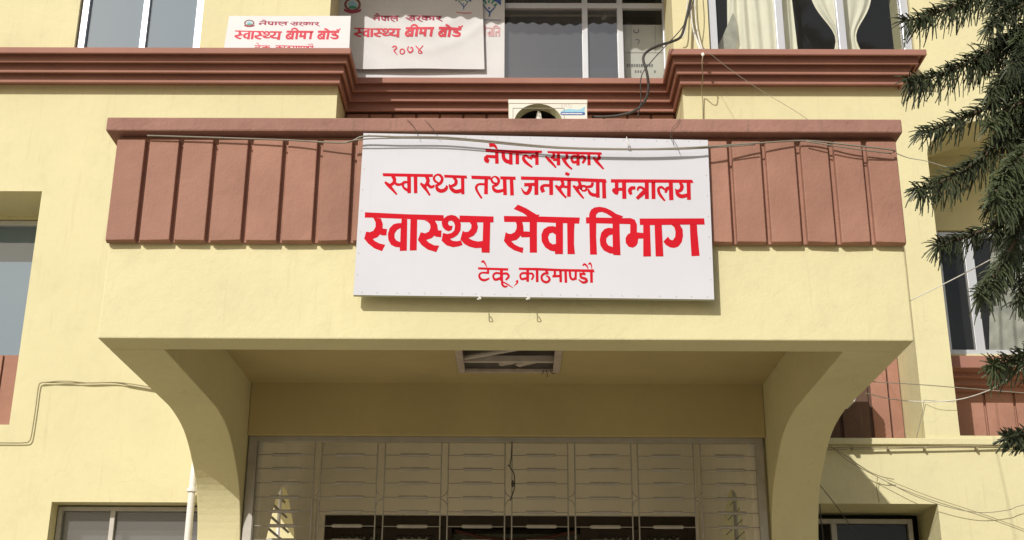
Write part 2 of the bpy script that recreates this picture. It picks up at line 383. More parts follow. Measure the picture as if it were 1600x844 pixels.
# moulding under right window
mb = MB()
for k, (y_, v0_, v1_) in enumerate(((14.02, 555.5, 575), (14.20, 577, 589), (14.30, 591, 601), (14.38, 603, 611))):
    mb.box(4.705+.002*k, 7.28, y_, YR-0.003-0.0005*k, at(1520, v1_, y_).z, at(1520, v0_, y_).z + (.06 if k else 0))
mb.build('sill_moulding', M['red_up'], B, bevel=0.012)
sp = MB().box(-7.38, -5.43, YB-0.30, YB-0.003, 3.10, 3.99).build('spandrel', M['red'], B)
boards(sp, [-7.38, -7.06, -6.74, -6.42, -6.10, -5.755, -5.44], 0.02, 3.11, 3.98, YB-0.335, 0.034, M['red'])

# ---- windows
def window(x0, x1, z0, z1, Y, mull, gl, fw=0.07, rails=(), fd=0.09, mt='alu'):
    wd = MB().box(x0, x0+fw, Y, Y+fd, z0, z1).box(x1-fw, x1, Y, Y+fd, z0, z1).box(x0+fw, x1-fw, Y+.001, Y+fd-.001, z0, z0+fw).box(x0+fw, x1-fw, Y+.001, Y+fd-.001, z1-fw, z1)
    wd = wd.build('window', M[mt], B, bevel=0.004)
    mxs = [x0+fw*.5] + list(mull) + [x1-fw*.5]
    for mx, mw in [(q, fw) if not isinstance(q, tuple) else q for q in mull]:
        MB().box(mx-mw/2, mx+mw/2, Y+0.005, Y+fd-.01, z0+fw-.005, z1-fw+.005).build('mullion', M[mt], wd, bevel=0.003)
    for rz, rw in rails:
        MB().box(x0+fw-.004, x1-fw+.004, Y+0.012, Y+fd-.014, rz-rw/2, rz+rw/2).build('transom', M[mt], wd, bevel=0.003)
    ed = [x0+fw] + [q if not isinstance(q, tuple) else q[0] for q in mull] + [x1-fw]
    for i in range(len(ed)-1):
        MB().q([(ed[i], Y+.05, z0+fw*.5), (ed[i+1], Y+.05, z0+fw*.5), (ed[i+1], Y+.05, z1-fw*.5), (ed[i], Y+.05, z1-fw*.5)]).build('pane', gl[i] if isinstance(gl, list) else gl, wd)
    return wd
window(-5.27, -3.80, 7.30, 9.28, YF+0.05, [(-4.495, 0.07)], M['glass_blue'], 0.085)
MB().box(-3.97, -3.885, YF+0.15, YF+0.16, 7.3, 9.2).build('inner_frame', M['carton'], B)
window(2.285, 4.69, 7.30, 9.28, YF+0.05, [(3.135, 0.09), (3.873, 0.09)], M['glass'], 0.095)
window(-2.25, 1.895, 7.25, 9.58, YB+0.03, [(-0.26, .07), (0.84, 0.07), (1.285, 0.07)], [M['glass_mirror'], M['glass_mirror'], M['glass_mirror'], M['glass']], 0.07, rails=[(8.735, 0.075)])
window(-7.38, -5.11, 4.0, 5.75, YB+0.02, [(-6.25, .06)], M['glass_blue'], 0.06)
window(4.945*kr, 7.29, 4.135*kr, 5.65*kr, YR+0.04, [(5.335*kr, 0.11)], M['glass'], 0.06, rails=[])
window(-4.85, -3.31, 0.62, 2.255, YF+0.19, [(-4.27, 0.05)], M['glass_dusty'], 0.045, mt='silver')
wr = window(2.72, 4.27, 0.52, 2.215, YF+0.55, [(3.42, 0.06)], M['glass_dark'], 0.05, mt='silver')
# grey blinds / boards behind centre and left glazing
MB().box(-0.10, 1.2, YB+0.30, YB+0.31, 7.3, 7.98).build('inner_panel', M['blind'], B)
MB().box(-4.80, -3.35, YF+0.42, YF+0.43, 0.7, 2.04).build('blind', M['blind'], B)

# ================================================================ CANOPY
def arcp(n=9):       # curve of the bracket from flat soffit to pillar face (Y, z)
    pts = [(9.75, 2.43), (9.95, 2.422), (10.283, 2.372), (10.563, 2.265), (10.885, 2.05), (11.03, 1.87), (11.12, 1.65), (11.165, 1.35), (11.175, 1.0)]
    return cr(pts, 4)
can = MB()
can.box(XL, XR, YFR, 8.29, 2.43, 3.878)                                   # front parapet
can = can.build('canopy', M['plaster'], B, bevel=0.010)
def side(x_out, x_in, x_in2, mirror):
    mb = MB()
    prof = [(8.292, 3.88), (8.292, 2.4305)] + arcp() + [(11.18, G)]
    # bracket + pillar up to Y 11.45
    L = prof + [(11.45, G), (11.45, 3.88)]
    mb.loft([(x_out, y, z) for y, z in L], [(x_in, y, z) for y, z in L])
    mb.build('bracket', M['plaster'], can, weld=True, bevel=0.008)
    # porch side wall with pointed, splayed window opening
    mb = MB(); sg = -1 if x_out < 0 else 1
    inn = [(11.55, 0.2), (11.6, 1.6), (12.0, 2.12), (12.36, 2.3), (12.68, 2.39), (13.0, 2.44), (13.5, 2.43), (13.95, 2.38), (14.10, 2.28), (14.15, 0.2)]
    out = [(11.62, 0.2), (11.70, 1.6), (12.1, 2.05), (12.4, 2.22), (12.6, 2.29), (12.80, 2.28), (12.95, 2.2), (13.2, 2.08), (13.37, 1.95), (13.385, 0.2)]
    xo = x_in2 + sg*0.05
    box_in = [(11.452, G), (14.56, G), (14.56, 3.268), (11.452, 3.268)]; box_out = [(11.452, G), (13.398, G), (13.398, 2.6), (11.452, 2.6)]
    for xq, bx, hl in ((x_in2, box_in, inn), (xo, box_out, out)):
        y0_, y1_, zt_ = bx[0][0], bx[1][0], bx[2][1]
        strip = [(y0_, zt_)] + [(y, zt_) for y, z in hl[1:-1]] + [(y1_, zt_)]
        low = [(y0_, hl[1][1])] + hl[1:-1] + [(y1_, hl[-2][1])]
        for i_ in range(len(low)-1):
            mb.q([(xq, *low[i_]), (xq, *low[i_+1]), (xq, *strip[i_+1]), (xq, *strip[i_])])
        mb.q([(xq, y0_, .2), (xq, hl[0][0], .2), (xq, *hl[1]), (xq, y0_, hl[1][1])])
        mb.q([(xq, hl[-1][0], .2), (xq, y1_, .2), (xq, y1_, hl[-2][1]), (xq, *hl[-2])])
        mb.q([(xq, y0_, G), (xq, y1_, G), (xq, y1_, .2), (xq, y0_, .2)])
    xa_, xb_ = sorted((x_in, x_in2)); mb.box(xa_+.001, xb_-.0005, 11.24, 11.60, G, 2.477)
    mb.loft([(x_in2, y, z) for y, z in inn], [(xo, y, z) for y, z in out], False, False)
    mb.build('porch_side_wall', M['porch_white'], can)
    x0_, x1_ = sorted((x_out, xo + sg*0.05))
    MB().box(x0_, x1_, 11.452, 13.396, 2.50, 3.875).build('side_beam', M['plaster'], can)
    # louvre grille in the pointed opening; the right one's shade put into darker colours
    lg = MB(); xx = xo + sg*0.03
    lg.tube([(xx, 12.62, 0.2), (xx, 12.62, 2.29)], 0.02, 6)
    lg.tube([(xx, 13.30, 0.2), (xx, 13.30, 1.86)], 0.02, 6)
    lg = lg.build('side_grille', M['pvc'] if sg < 0 else M['rod'], can)
    for k in range(14):
        zz = 0.55 + k*0.125
        ya_ = 11.68 if zz < 1.6 else 11.72+(zz-1.6)*.75; yb_ = 13.3 if zz < 1.86 else 13.3-(zz-1.86)*1.3
        MB().loft([(xx-.007, ya_, zz), (xx+.007, ya_, zz+.012), (xx+.007, ya_, zz+.02), (xx-.007, ya_, zz+.008)],
                  [(xx-.007, yb_, zz), (xx+.007, yb_, zz+.012), (xx+.007, yb_, zz+.02), (xx-.007, yb_, zz+.008)]).build('bar', M['rod'] if sg < 0 else M['lattice'], lg)
side(XL, XLi, -2.25, False)
side(XR, XRi, 2.06, True)
# canopy ceiling with a rectangular hole for the light, and lintel over the grille
mb = MB()
FX0, FX1, FY0, FY1 = -0.50, 0.355, 9.95, 10.69
mb.box(XLi+.002, FX0, 8.292, 11.11, 2.95, 3.07); mb.box(FX1, XRi-.002, 8.292, 11.11, 2.95, 3.07)
mb.box(FX0+.0005, FX1-.0005, 8.292, FY0, 2.9502, 3.07); mb.box(FX0+.0005, FX1-.0005, FY1, 11.11, 2.9502, 3.07)
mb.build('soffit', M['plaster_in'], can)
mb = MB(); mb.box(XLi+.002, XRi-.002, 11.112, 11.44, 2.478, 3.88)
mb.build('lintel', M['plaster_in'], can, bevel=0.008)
mb = MB(); mb.box(XL+.01, XR-.01, 8.3, 13.39, 3.882, 3.94); mb.build('canopy_roof', M['cap'], can)
# cap slab
mb = MB(); mb.box(-2.825, 2.626, 7.91, 13.38, 3.8765, 3.981); mb.build('cap_slab', M['cap'], can, bevel=0.012)
# fascia base and boards
MB().box(XL-.004, XR+.004, 8.008, 8.028, 3.095, 3.874).build('fascia_base', M['red'], can)
ed = [(-2.76,-2.554),(-2.533,-2.322),(-2.301,-2.087),(-2.061,-1.847),(-1.821,-1.607),(-1.581,-1.371),(-1.341,-1.131),
      (-1.105,-0.90),(-.872,-.665),(-.638,-.43),(-.403,-.195),(-.17,.04),(.066,.275),(.30,.51),(.535,.742),(.768,.975),(1.0,1.21),(1.236,1.437),
      (1.459,1.664),(1.689,1.899),(1.929,2.125),(2.155,2.356),(2.382,2.594)]
for i, (a, b) in enumerate(ed):
    j = random.uniform(-.004, .004); gp = 0.006
    MB().loft([(a+gp, 7.965, 3.098+j), (b-gp, 7.965, 3.098-j), (b-gp+.004, 8.007, 3.086), (a+gp-.004, 8.007, 3.086)],
              [(a+gp, 7.965, 3.835), (b-gp, 7.965, 3.835), (b-gp+.004, 8.007, 3.838), (a+gp-.004, 8.007, 3.838)]).build('board', M['red'], can, bevel=0.006)

# ================================================================ PORCH INTERIOR
mb = MB(); mb.box(-2.6, 2.5, 11.445, 14.9, 3.272, 3.31); mb.build('porch_ceiling', M['porch_white'], B)
mb = MB()
wall_grid(mb, -2.325, 2.135, G+.002, 3.268, 14.6, 14.8, [(-2.18, 2.03, G+.002, 2.345)])
mb.box(-2.325, -2.24, 14.3, 14.598, G+.002, 3.265); mb.box(2.05, 2.135, 14.3, 14.598, G+.002, 3.265)
mb.build('porch_back_wall', M['porch_white'], B, bevel=0.01)
# door: dark wooden frame, lattice leaves, glazed centre with swag
dr = MB().box(-2.178, 2.028, 14.66, 14.76, 2.22, 2.343).box(-2.178, -2.09, 14.66, 14.76, G+.01, 2.219).box(1.94, 2.028, 14.66, 14.76, G+.01, 2.219).box(-0.84, -0.74, 14.66, 14.76, G+.01, 2.219).box(0.72, 0.82, 14.66, 14.76, G+.01, 2.219)
dr = dr.build('entrance_door', M['lattice'], B)
for x0, x1 in ((-2.09, -1.465), (-1.463, -0.84), (0.82, 1.38), (1.382, 1.94)):
    MB().box(x0, x0+.1, 14.68, 14.74, 0, 2.21).box(x1-.1, x1, 14.68, 14.74, 0, 2.21).box(x0+.1, x1-.1, 14.681, 14.739, 2.13, 2.21).build('lattice_leaf', M['lattice'], dr)
    MB().box(x0+.1, x1-.1, 14.745, 14.755, 0.0, 2.13).build('backing', M['lattice_back'], dr)
    lt = MB(); s_ = 0.085
    for k in range(-14, 24):
        for sg in (1, -1):
            c = x0+.1 + k*s_*1.0
            # diagonal strip clipped to the panel z 1.2..2.13
            a = (c, 1.2); e = 0.93
            xA, zA, xB, zB = c, 1.2, c+sg*e, 2.13
            pts = []
            t0, t1 = 0.0, 1.0
            for lo, hi in ((x0+.1, x1-.1),):
                if xB == xA: continue
                ta, tb = (lo-xA)/(xB-xA), (hi-xA)/(xB-xA)
                if ta > tb: ta, tb = tb, ta
                t0, t1 = max(t0, ta), min(t1, tb)
            if t1-t0 < 0.03: continue
            p = Vector((xA+(xB-xA)*t0, 14.71 + (0.004 if sg > 0 else -0.004), zA+.93*t0)); q = Vector((xA+(xB-xA)*t1, p.y, zA+.93*t1))
            d = (q-p).normalized(); nn = Vector((-d.z, 0, d.x))*0.013
            A = [p-nn, p+nn, p+nn+Vector((0, .014, 0)), p-nn+Vector((0, .014, 0))]; Bq = [q-nn, q+nn, q+nn+Vector((0, .014, 0)), q-nn+Vector((0, .014, 0))]
            lt.loft(A, Bq)
    lt.build('lattice', M['lattice'], dr, kind='stuff')
MB().q([(-0.74, 14.72, 0), (0.72, 14.72, 0), (0.72, 14.72, 2.2), (-0.74, 14.72, 2.2)]).build('pane', M['glass_dark'], dr)
MB().box(-0.74, 0.72, 14.78, 14.79, 0, 2.16).build('backing', M['lattice_back'], dr)
sw = MB()
sw.tube(cr([(-0.70, 14.70, 2.18), (-.35, 14.70, 2.10), (0, 14.70, 2.075), (.35, 14.70, 2.11), (.68, 14.70, 2.18)], 5), 0.02, 6)
tag(sw.build('door_garland', M['swag']), 'dark red garland drooping across the top of the glazed entrance door', 'garland')

# ================================================================ ENTRANCE GRILLE
GR = MB()
YG = 11.15
GR.box(-2.365, 2.165, YG, YG+.05, 2.433, 2.476)
GR.box(-2.365, -2.29, YG-.003, YG+.053, G+.01, 2.4325); GR.box(-2.285, -2.283+.002, YG, YG+.05, G+.01, 2.4325)
GR.box(2.10, 2.165, YG-.003, YG+.053, G+.01, 2.4325)
GR.box(-2.377, -2.367, YG+.02, YG+.05, G+.01, 2.40)
GR = GR.build('entrance_grille', M['silver'], B, bevel=0.004, label='grey metal security grille across the porch')
colx = [-1.783,-1.721,-1.23,-1.162,-.666,-.604,-.107,-.045,.445,.507,1.003,1.06,1.55,1.612]
for x in colx:
    MB().tube([(x, YG+.025, G+.02), (x, YG+.025, 2.434)], 0.0062, 6).build('rod', M['rod'], GR)
edges = [-2.285, -1.783, -1.721, -1.23, -1.162, -.666, -.604, -.107, -.045, .445, .507, 1.003, 1.06, 1.55, 1.612, 2.10]
rows = [2.316-0.1243*k for k in range(10)]
proto = {}
for zz in rows:
    for i in range(0, 16, 2):
        a, b = edges[i], edges[i+1]; mid = (a+b)/2 + 0.01
        z2 = zz + random.uniform(-.002, .002)
        MB().tube([(a, YG+.025, z2), (b, YG+.025, z2)], 0.0045, 5).build('cross_rod', M['rod'], GR)
        if 'sl' not in proto:
            s0 = MB().tube([(mid-.135, YG+.018, z2), (mid-.12, YG+.018, z2), (mid+.12, YG+.018, z2), (mid+.135, YG+.018, z2)], [0.006, 0.0155, 0.0155, 0.006], 8).build('sleeve', M['silver'], GR)
            proto['sl'] = (s0, mid, z2)
        else:
            s0, m0, z0 = proto['sl']; c = s0.copy(); COL.objects.link(c); c.parent = GR
            c.location = (mid-m0 + random.uniform(-.006, .006), 0, z2-z0)
for k in range(7):
    a, b = colx[2*k], colx[2*k+1]
    if k % 2: a, b = b, a        # curve starts and ends on b and touches a
    for zc in (1.94, 1.32):
        pts = [(b, YG+.025, zc+.09), (b*.75+a*.25, YG+.02, zc+.035), (a, YG+.02, zc), (b*.75+a*.25, YG+.02, zc-.035), (b, YG+.025, zc-.09)] if k % 2 == 0 else \
              [(b, YG+.025, zc+.09), (b*.75+a*.25, YG+.02, zc+.035), (a, YG+.02, zc), (b*.75+a*.25, YG+.02, zc-.035), (b, YG+.025, zc-.09)]
        MB().tube(cr(pts, 4), 0.0045, 5).build('scroll', M['rod'], GR)

# ================================================================ LETTERING TOOLS
class Ink:
    """flat print on a vertical sheet: strokes given in a pixel frame, mapped by fn(x,y)->photo px, laid on plane Y"""
    def __init__(s, Y, fn, scale, toward=-1): s.Y = Y; s.fn = fn; s.sc = scale; s.mb = MB(); s.k = 0; s.grow = 0
    def off(s): s.k += 1; return s.Y - 0.0004 - 0.00022*(s.k % 9)
    def poly(s, pts, hole=None):
        y = s.off(); L = [[at(*s.fn(*p), y) for p in pts]]
        if hole: L.append([at(*s.fn(*p), y) for p in hole])
        s.mb.cappoly(L)
    def rib(s, pts, k=4):
        y = s.off(); P = cr(pts, k); le = []; ri = []
        for i, (px, py, wd) in enumerate(P):
            a = P[max(i-1, 0)]; b = P[min(i+1, len(P)-1)]
            dx, dy = b[0]-a[0], b[1]-a[1]; n = math.hypot(dx, dy) or 1
            nx, ny = -dy/n, dx/n; h = wd/2 + s.grow
            le.append(at(*s.fn(px+nx*h, py+ny*h), y)); ri.append(at(*s.fn(px-nx*h, py-ny*h), y))
        b0 = len(s.mb.v); n = len(le); s.mb.v += le + ri
        for i in range(n-1): s.mb.f.append((b0+i, b0+i+1, b0+n+i+1, b0+n+i)); s.mb.mi.append(0)
def crop(u0, v0, sc): return lambda x, y: (u0+x/sc, v0+y/sc)
def fit(sx0, sy0, sx1, sy1, u0, v0, u1, v1, shear=0.0):
    return lambda x, y: (u0+(x-sx0)/(sx1-sx0)*(u1-u0) - shear*(y-sy0)/(sy1-sy0), v0+(y-sy0)/(sy1-sy0)*(v1-v0))
def draw(ink, items):
    for it in items:
        if it[0] == 'P': ink.poly(*it[1:])
        else: ink.rib(it[1])
R = lambda *p: ('R', list(p))
Pg = lambda p, h=None: ('P', p, h)
W_SWASTHYA = [
 Pg([(75,85),(560,108),(968,118),(972,188),(540,162),(140,147),(72,147)]),
 Pg([(140,145),(170,150),(195,200),(195,250),(170,295),(130,312),(88,305),(65,385),(110,440),(180,495),(268,528),(305,455),(240,440),(190,415),(165,390),(215,370),(250,335),(262,348),(318,350),(325,275),(285,272),(275,265),(278,220),(255,155)]),
 Pg([(490,160),(555,165),(550,522),(470,525),(470,485),(420,480),(370,455),(340,400),(335,330),(355,265),(400,220),(450,208),(488,208)],[(480,265),(440,285),(412,325),(410,370),(430,405),(475,425)]),
 Pg([(592,165),(668,170),(662,518),(583,520)]),
 Pg([(750,178),(790,195),(815,225),(818,265),(800,305),(760,325),(708,312),(675,400),(720,460),(790,510),(885,538),(918,465),(860,460),(800,430),(770,400),(830,380),(865,350),(875,362),(940,370),(945,292),(905,290),(895,225),(870,180)]),
 Pg([(975,150),(1010,125),(1055,115),(1105,125),(1145,160),(1165,220),(1160,290),(1130,340),(1080,375),(1040,388),(1070,410),(1120,415),(1165,405),(1185,455),(1140,472),(1075,482),(1000,460),(945,408),(960,320),(1010,332),(1060,320),(1090,290),(1098,240),(1085,200),(1060,180),(1025,185),(1018,215),(1035,238),(1072,238),(1060,285),(1025,302),(985,285),(955,250),(945,200)]),
 Pg([(1148,122),(1535,133),(1535,200),(1150,198)]),
 Pg([(1262,196),(1285,230),(1280,270),(1250,305),(1210,310),(1185,295),(1158,395),(1205,445),(1260,475),(1330,492),(1398,488),(1400,542),(1490,545),(1498,198),(1418,198),(1412,410),(1360,418),(1300,405),(1250,378),(1310,350),(1345,305),(1358,250),(1345,196)])]
W_SEVA = [
 Pg([(145,232),(600,238),(1148,253),(1140,335),(830,325),(620,315),(150,312)]),
 Pg([(275,140),(330,82),(440,130),(520,180),(580,215),(618,212),(600,240),(460,240),(400,195)]),
 Pg([(300,308),(315,350),(312,400),(290,445),(240,470),(200,465),(170,445),(145,562),(200,630),(280,685),(395,722),(403,650),(350,640),(290,610),(243,565),(310,550),(350,515),(365,492),(380,515),(487,512),(487,438),(405,435),(403,370),(388,308)]),
 Pg([(485,308),(582,312),(582,716),(487,716)]),
 Pg([(830,318),(925,325),(925,735),(820,735),(820,700),(760,690),(690,645),(645,570),(640,480),(670,405),(730,370),(790,365),(830,375)],[(830,480),(790,452),(750,462),(728,510),(745,575),(790,607),(832,598)]),
 Pg([(980,325),(1078,330),(1072,430),(1070,600),(1082,735),(985,735)])]
W_VIBHAG = [
 Pg([(118,225),(240,228),(430,232),(640,237),(640,308),(240,298),(120,300)]),
 Pg([(158,296),(242,296),(240,450),(250,670),(167,670)]),
 Pg([(155,230),(158,180),(180,135),(220,108),(280,100),(350,112),(420,145),(480,185),(560,213),(545,240),(435,240),(420,218),(360,180),(310,162),(265,168),(240,195),(238,230)]),
 Pg([(435,296),(518,298),(520,420),(530,678),(445,675),(443,660),(400,655),(330,620),(290,560),(282,490),(300,410),(340,365),(385,350),(435,355)],[(435,430),(395,440),(362,475),(360,520),(385,560),(438,580)]),
 Pg([(520,235),(650,235),(700,255),(725,310),(725,405),(802,412),(802,478),(740,480),(735,530),(715,565),(675,588),(625,575),(592,530),(590,470),(615,430),(645,412),(645,306),(520,303)]),
 Pg([(757,240),(1525,238),(1532,312),(1340,312),(900,318),(760,315)]),
 Pg([(800,313),(880,313),(885,480),(893,690),(800,692)]),
 Pg([(935,313),(1020,313),(1030,500),(1040,690),(948,690)]),
 Pg([(1130,312),(1170,345),(1185,400),(1180,460),(1150,500),(1120,490),(1095,455),(1040,515),(1070,555),(1120,585),(1170,592),(1220,575),(1260,520),(1275,450),(1270,370),(1235,312)]),
 Pg([(1355,310),(1440,310),(1445,400),(1472,685),(1375,690),(1360,450)])]
W_LINE2A = [
 Pg([(60,85),(693,97),(690,135),(500,132),(70,125)]),
 R((190,120,50),(212,170,45),(195,212,40),(150,240,40)), R((90,195,26),(138,238,45),(195,300,32),(240,352,22)), R((205,190,30),(240,225,35),(290,225,30),(310,205,20)),
 R((392,125,48),(395,335,45)), R((378,198,25),(330,200,35),(315,235,30),(335,275,30),(385,300,45)),
 R((473,125,45),(475,335,42)),
 R((610,125,45),(630,175,45),(610,225,40),(575,255,40)), R((535,210,26),(580,255,45),(620,310,32),(655,365,24)), R((622,210,30),(655,255,40),(690,255,35),(712,235,25)),
 R((762,208,20),(725,190,30),(703,150,30),(728,112,24),(775,108,32),(808,155,36),(785,210,38),(725,245,30)), R((735,242,28),(748,285,45),(790,308,48),(840,295,45),(865,260,35),(855,235,10)),
 Pg([(830,105),(1112,115),(1120,152),(835,140)]),
 R((945,135,30),(980,178,40),(970,225,40),(915,250,30)), R((895,225,20),(918,275,42),(965,312,48),(1020,310,48),(1065,290,40)), R((1062,135,42),(1065,348,40)),
 Pg([(1170,115),(1415,122),(1413,165),(1175,155)]), R((1358,155,45),(1355,350,48)), R((1340,225,30),(1265,225,30),(1232,262,34),(1250,320,30),(1303,402,26))]
W_LINE2B = [
 R((258,160,20),(220,148,28),(203,108,24),(235,80,18),(275,100,32),(285,140,32),(255,178,34),(212,188,18)), R((218,185,22),(230,225,36),(270,248,40),(340,235,34)),
 Pg([(300,77),(475,80),(480,118),(305,112)]), R((352,108,42),(358,290,42)), R((430,112,40),(437,294,42)),
 Pg([(537,78),(900,85),(1500,108),(1515,148),(1100,130),(540,115)]),
 R((712,112,45),(713,287,44)), R((575,172,38),(700,167,34)), R((640,175,40),(642,220,44),(612,268,44),(575,262,30),(540,208,8)),
 R((880,118,45),(882,290,44)), R((870,182,34),(800,182,34),(775,210,45),(795,258,44)),
 R((1000,122,35),(1015,165,38),(990,200,38),(955,212,35)), R((928,180,22),(965,215,42),(1010,275,30),(1052,322,22)), R((1015,192,30),(1075,200,30)), R((1085,122,42),(1082,308,42)),
 Pg([(1050,25),(1095,45),(1078,75),(1035,55)]),
 R((1195,130,30),(1210,175,38),(1185,205,38),(1150,218,28)), R((1128,182,20),(1165,215,42),(1205,275,30),(1252,330,20)), R((1210,225,30),(1240,188,30),(1280,200,28),(1275,235,28),(1240,240,22),(1218,215,20)),
 R((1285,197,27),(1340,188,35),(1352,145,30)), R((1300,220,20),(1325,270,36),(1370,290,40),(1415,285,36)), R((1410,135,42),(1412,320,42)), R((1480,140,42),(1485,328,44))]
W_LINE2C = [
 Pg([(145,150),(1415,158),(1438,212),(1100,208),(145,205)]),
 R((235,200,60),(235,315,55)), R((210,308,50),(330,308,50)), Pg([(160,320),(180,290),(265,290),(268,350),(250,398),(205,385),(170,350)]), R((350,200,65),(355,458,64)),
 R((528,288,50),(470,290,58),(440,330,62),(462,390,45)),
 R((562,330,25),(575,285,38),(620,278,38),(680,320,42)), R((690,325,70),(620,390,65),(550,455,48)), R((705,200,65),(708,462,64)),
 R((808,200,62),(812,462,62)),
 R((1075,285,50),(1020,300,58),(1000,365,35)), R((988,315,30),(935,275,42),(890,300,46),(900,370,48),(940,430,42),(990,490,26)), R((1080,200,65),(1090,478,68)),
 R((1225,205,40),(1255,260,58),(1235,320,58),(1180,335,45),(1150,300,14)), R((1165,325,32),(1190,385,58),(1250,418,62),(1340,400,58)), R((1358,205,62),(1365,472,60))]
W_NEPAL = [
 Pg([(105,108),(165,105),(195,130),(215,178),(190,175),(165,148),(115,155)]), Pg([(62,172),(350,188),(745,195),(740,225),(500,235),(70,210)]),
 R((200,200,40),(203,352,44)), R((195,270,40),(130,266,38),(70,262,34)), R((75,262,45),(75,308,55),(108,325,48)),
 R((278,210,42),(285,285,44),(325,325,48),(372,325,42)), R((368,215,40),(370,362,42)), R((447,218,42),(447,357,42)),
 R((668,280,36),(630,260,42),(602,300,38)), R((592,285,28),(550,255,34),(520,280,36),(545,330,40),(628,397,22)), R((682,215,40),(683,367,42))]
W_SARKAR = [
 Pg([(808,200),(1455,215),(1465,245),(1100,240),(812,225)]),
 R((880,220,30),(885,260,36),(850,290,38)), R((785,262,26),(830,310,38),(870,352,30),(912,400,20)), R((875,302,34),(935,305,34)), R((940,230,38),(942,372,42)),
 R((1035,235,30),(1045,275,38),(1008,302,36)), R((985,280,24),(1010,315,38),(1050,370,30),(1102,417,22)),
 R((1175,235,38),(1175,372,40)), R((1165,265,30),(1120,262,34),(1098,290,32),(1120,335,34),(1168,325,36)), R((1188,280,28),(1230,262,32),(1258,295,36),(1228,348,28)),
 R((1305,238,36),(1308,372,38)),
 R((1420,240,30),(1432,280,38),(1395,312,38)), R((1360,272,24),(1390,315,38),(1440,370,30),(1482,417,20))]
W_TEKU = [
 R((135,80,18),(155,65,26),(180,95,18),(202,138,9)), Pg([(92,138),(462,150),(460,180),(330,175),(95,165)]),
 R((215,160,28),(215,215,26)), R((228,208,26),(140,205,22),(108,235,25),(125,280,30),(175,295,30),(232,272,18)),
 R((378,170,38),(380,302,36)), R((372,215,26),(310,208,25),(278,240,24),(300,288,30),(368,270,32)), R((398,215,24),(445,215,29),(466,250,27),(430,292,22)),
 R((385,295,26),(390,350,28),(420,374,24),(452,365,14)), R((390,315,16),(450,345,18),(522,392,7)), R((563,298,36),(572,325,22),(533,368,7)),
 Pg([(590,143),(800,145),(1100,158),(1505,165),(1515,200),(1100,188),(592,170)]),
 R((698,170,36),(698,315,34)), R((692,215,26),(640,208,27),(608,235,23),(625,282,28),(688,270,30)), R((712,215,22),(750,215,27),(767,245,25),(745,292,22)),
 R((812,175,32),(815,318,32)),
 R((920,175,30),(945,210,24)), R((952,212,30),(900,215,27),(868,250,27),(880,300,29),(930,320,29),(965,290,27),(950,255,25),(918,240,10)),
 R((1030,180,30),(1030,245,30)), R((1000,248,32),(1095,245,30)), R((1098,182,32),(1102,322,32)),
 R((1160,182,32),(1165,328,32)), R((1212,185,28),(1220,260,29),(1250,287,29),(1282,268,28)), R((1285,188,28),(1282,292,28)),
 R((1380,190,24),(1380,220,22)), R((1328,215,26),(1405,222,26)), R((1345,225,30),(1350,260,29),(1405,280,33),(1415,310,33),(1370,322,27),(1318,285,12)),
 R((1475,195,34),(1478,328,34)), R((1370,122,14),(1390,100,25),(1425,130,18),(1437,168,7)), R((1440,107,14),(1458,88,23),(1475,115,16),(1483,168,7))]
W_BIMA = [
 Pg([(745,212),(1068,215),(1060,242),(742,238)]), R((800,250,24),(765,260,26),(745,285,26),(760,308,24),(805,300,24)), R((752,264,13),(803,300,13)), R((822,235,30),(808,318,32)),
 R((872,235,28),(860,316,30)), R((800,208,14),(825,188,18),(860,192,20),(880,218,22)), R((918,235,24),(912,275,24)), R((895,280,26),(960,278,24)), R((968,235,28),(958,316,30)), R((1040,235,28),(1025,316,30))]
W_BORD = [
 Pg([(1120,212),(1375,214),(1368,242),(1116,240)]), R((1175,252,24),(1140,262,26),(1122,285,26),(1138,308,24),(1178,300,24)), R((1130,266,13),(1180,300,13)), R((1195,235,30),(1183,318,30)),
 R((1245,235,28),(1228,318,30)), R((1195,190,20),(1225,200,20),(1252,217,13)), R((1325,238,24),(1320,260,24)), R((1280,256,24),(1338,262,24)), R((1300,265,22),(1350,276,28),(1345,302,26),(1300,305,22),(1265,290,10)),
 R((1338,200,14),(1365,207,16),(1388,188,11))]
W_2074 = [
 R((530,428,10),(555,418,13),(570,435,13),(545,455,13)), R((545,455,13),(560,475,9),(577,495,6)),
 R((600,467,10),(610,447,10),(632,449,11),(641,468,11),(630,484,11),(608,484,10),(600,467,10)),
 R((678,420,9),(668,450,11),(688,476,13),(714,460,13),(708,430,10),(692,438,8)),
 R((740,415,9),(775,455,11),(797,474,11),(780,484,8),(765,468,8),(806,415,10))]

# ================================================================ MAIN SIGNBOARD
YS = 7.92
SG = thing('signboard', (0.1, YS, 2.68), 'large white signboard with big red lettering mounted on the front of the entrance canopy', 'sign')
c4 = [(568,208),(1106,219),(1116,468),(552,461)]
nx_, nz_ = 24, 12
P4 = [at(u, v, YS) for u, v in c4]
mb = MB()
def sp_(s, t): return (P4[0]*(1-s)+P4[1]*s)*(1-t) + (P4[3]*(1-s)+P4[2]*s)*t
for j in range(nz_):
    for i in range(nx_):
        mb.q([sp_(i/nx_, (j+1)/nz_), sp_((i+1)/nx_, (j+1)/nz_), sp_((i+1)/nx_, j/nz_), sp_(i/nx_, j/nz_)])
mb.build('sheet', M['sign'], SG)
dv = Vector((0, 0.035, 0))
MB().loft([p + Vector((0, .001, 0)) for p in P4], [p+dv for p in P4]).build('tray', M['sign_edge'], SG)
mb = MB()
for xx in (-0.98, 0.1, 1.2): mb.box(xx-.02, xx+.02, YS+.0352, 7.9635, 3.12, 3.78)
mb.build('backing_frame', M['silver'], SG)
mb = MB()
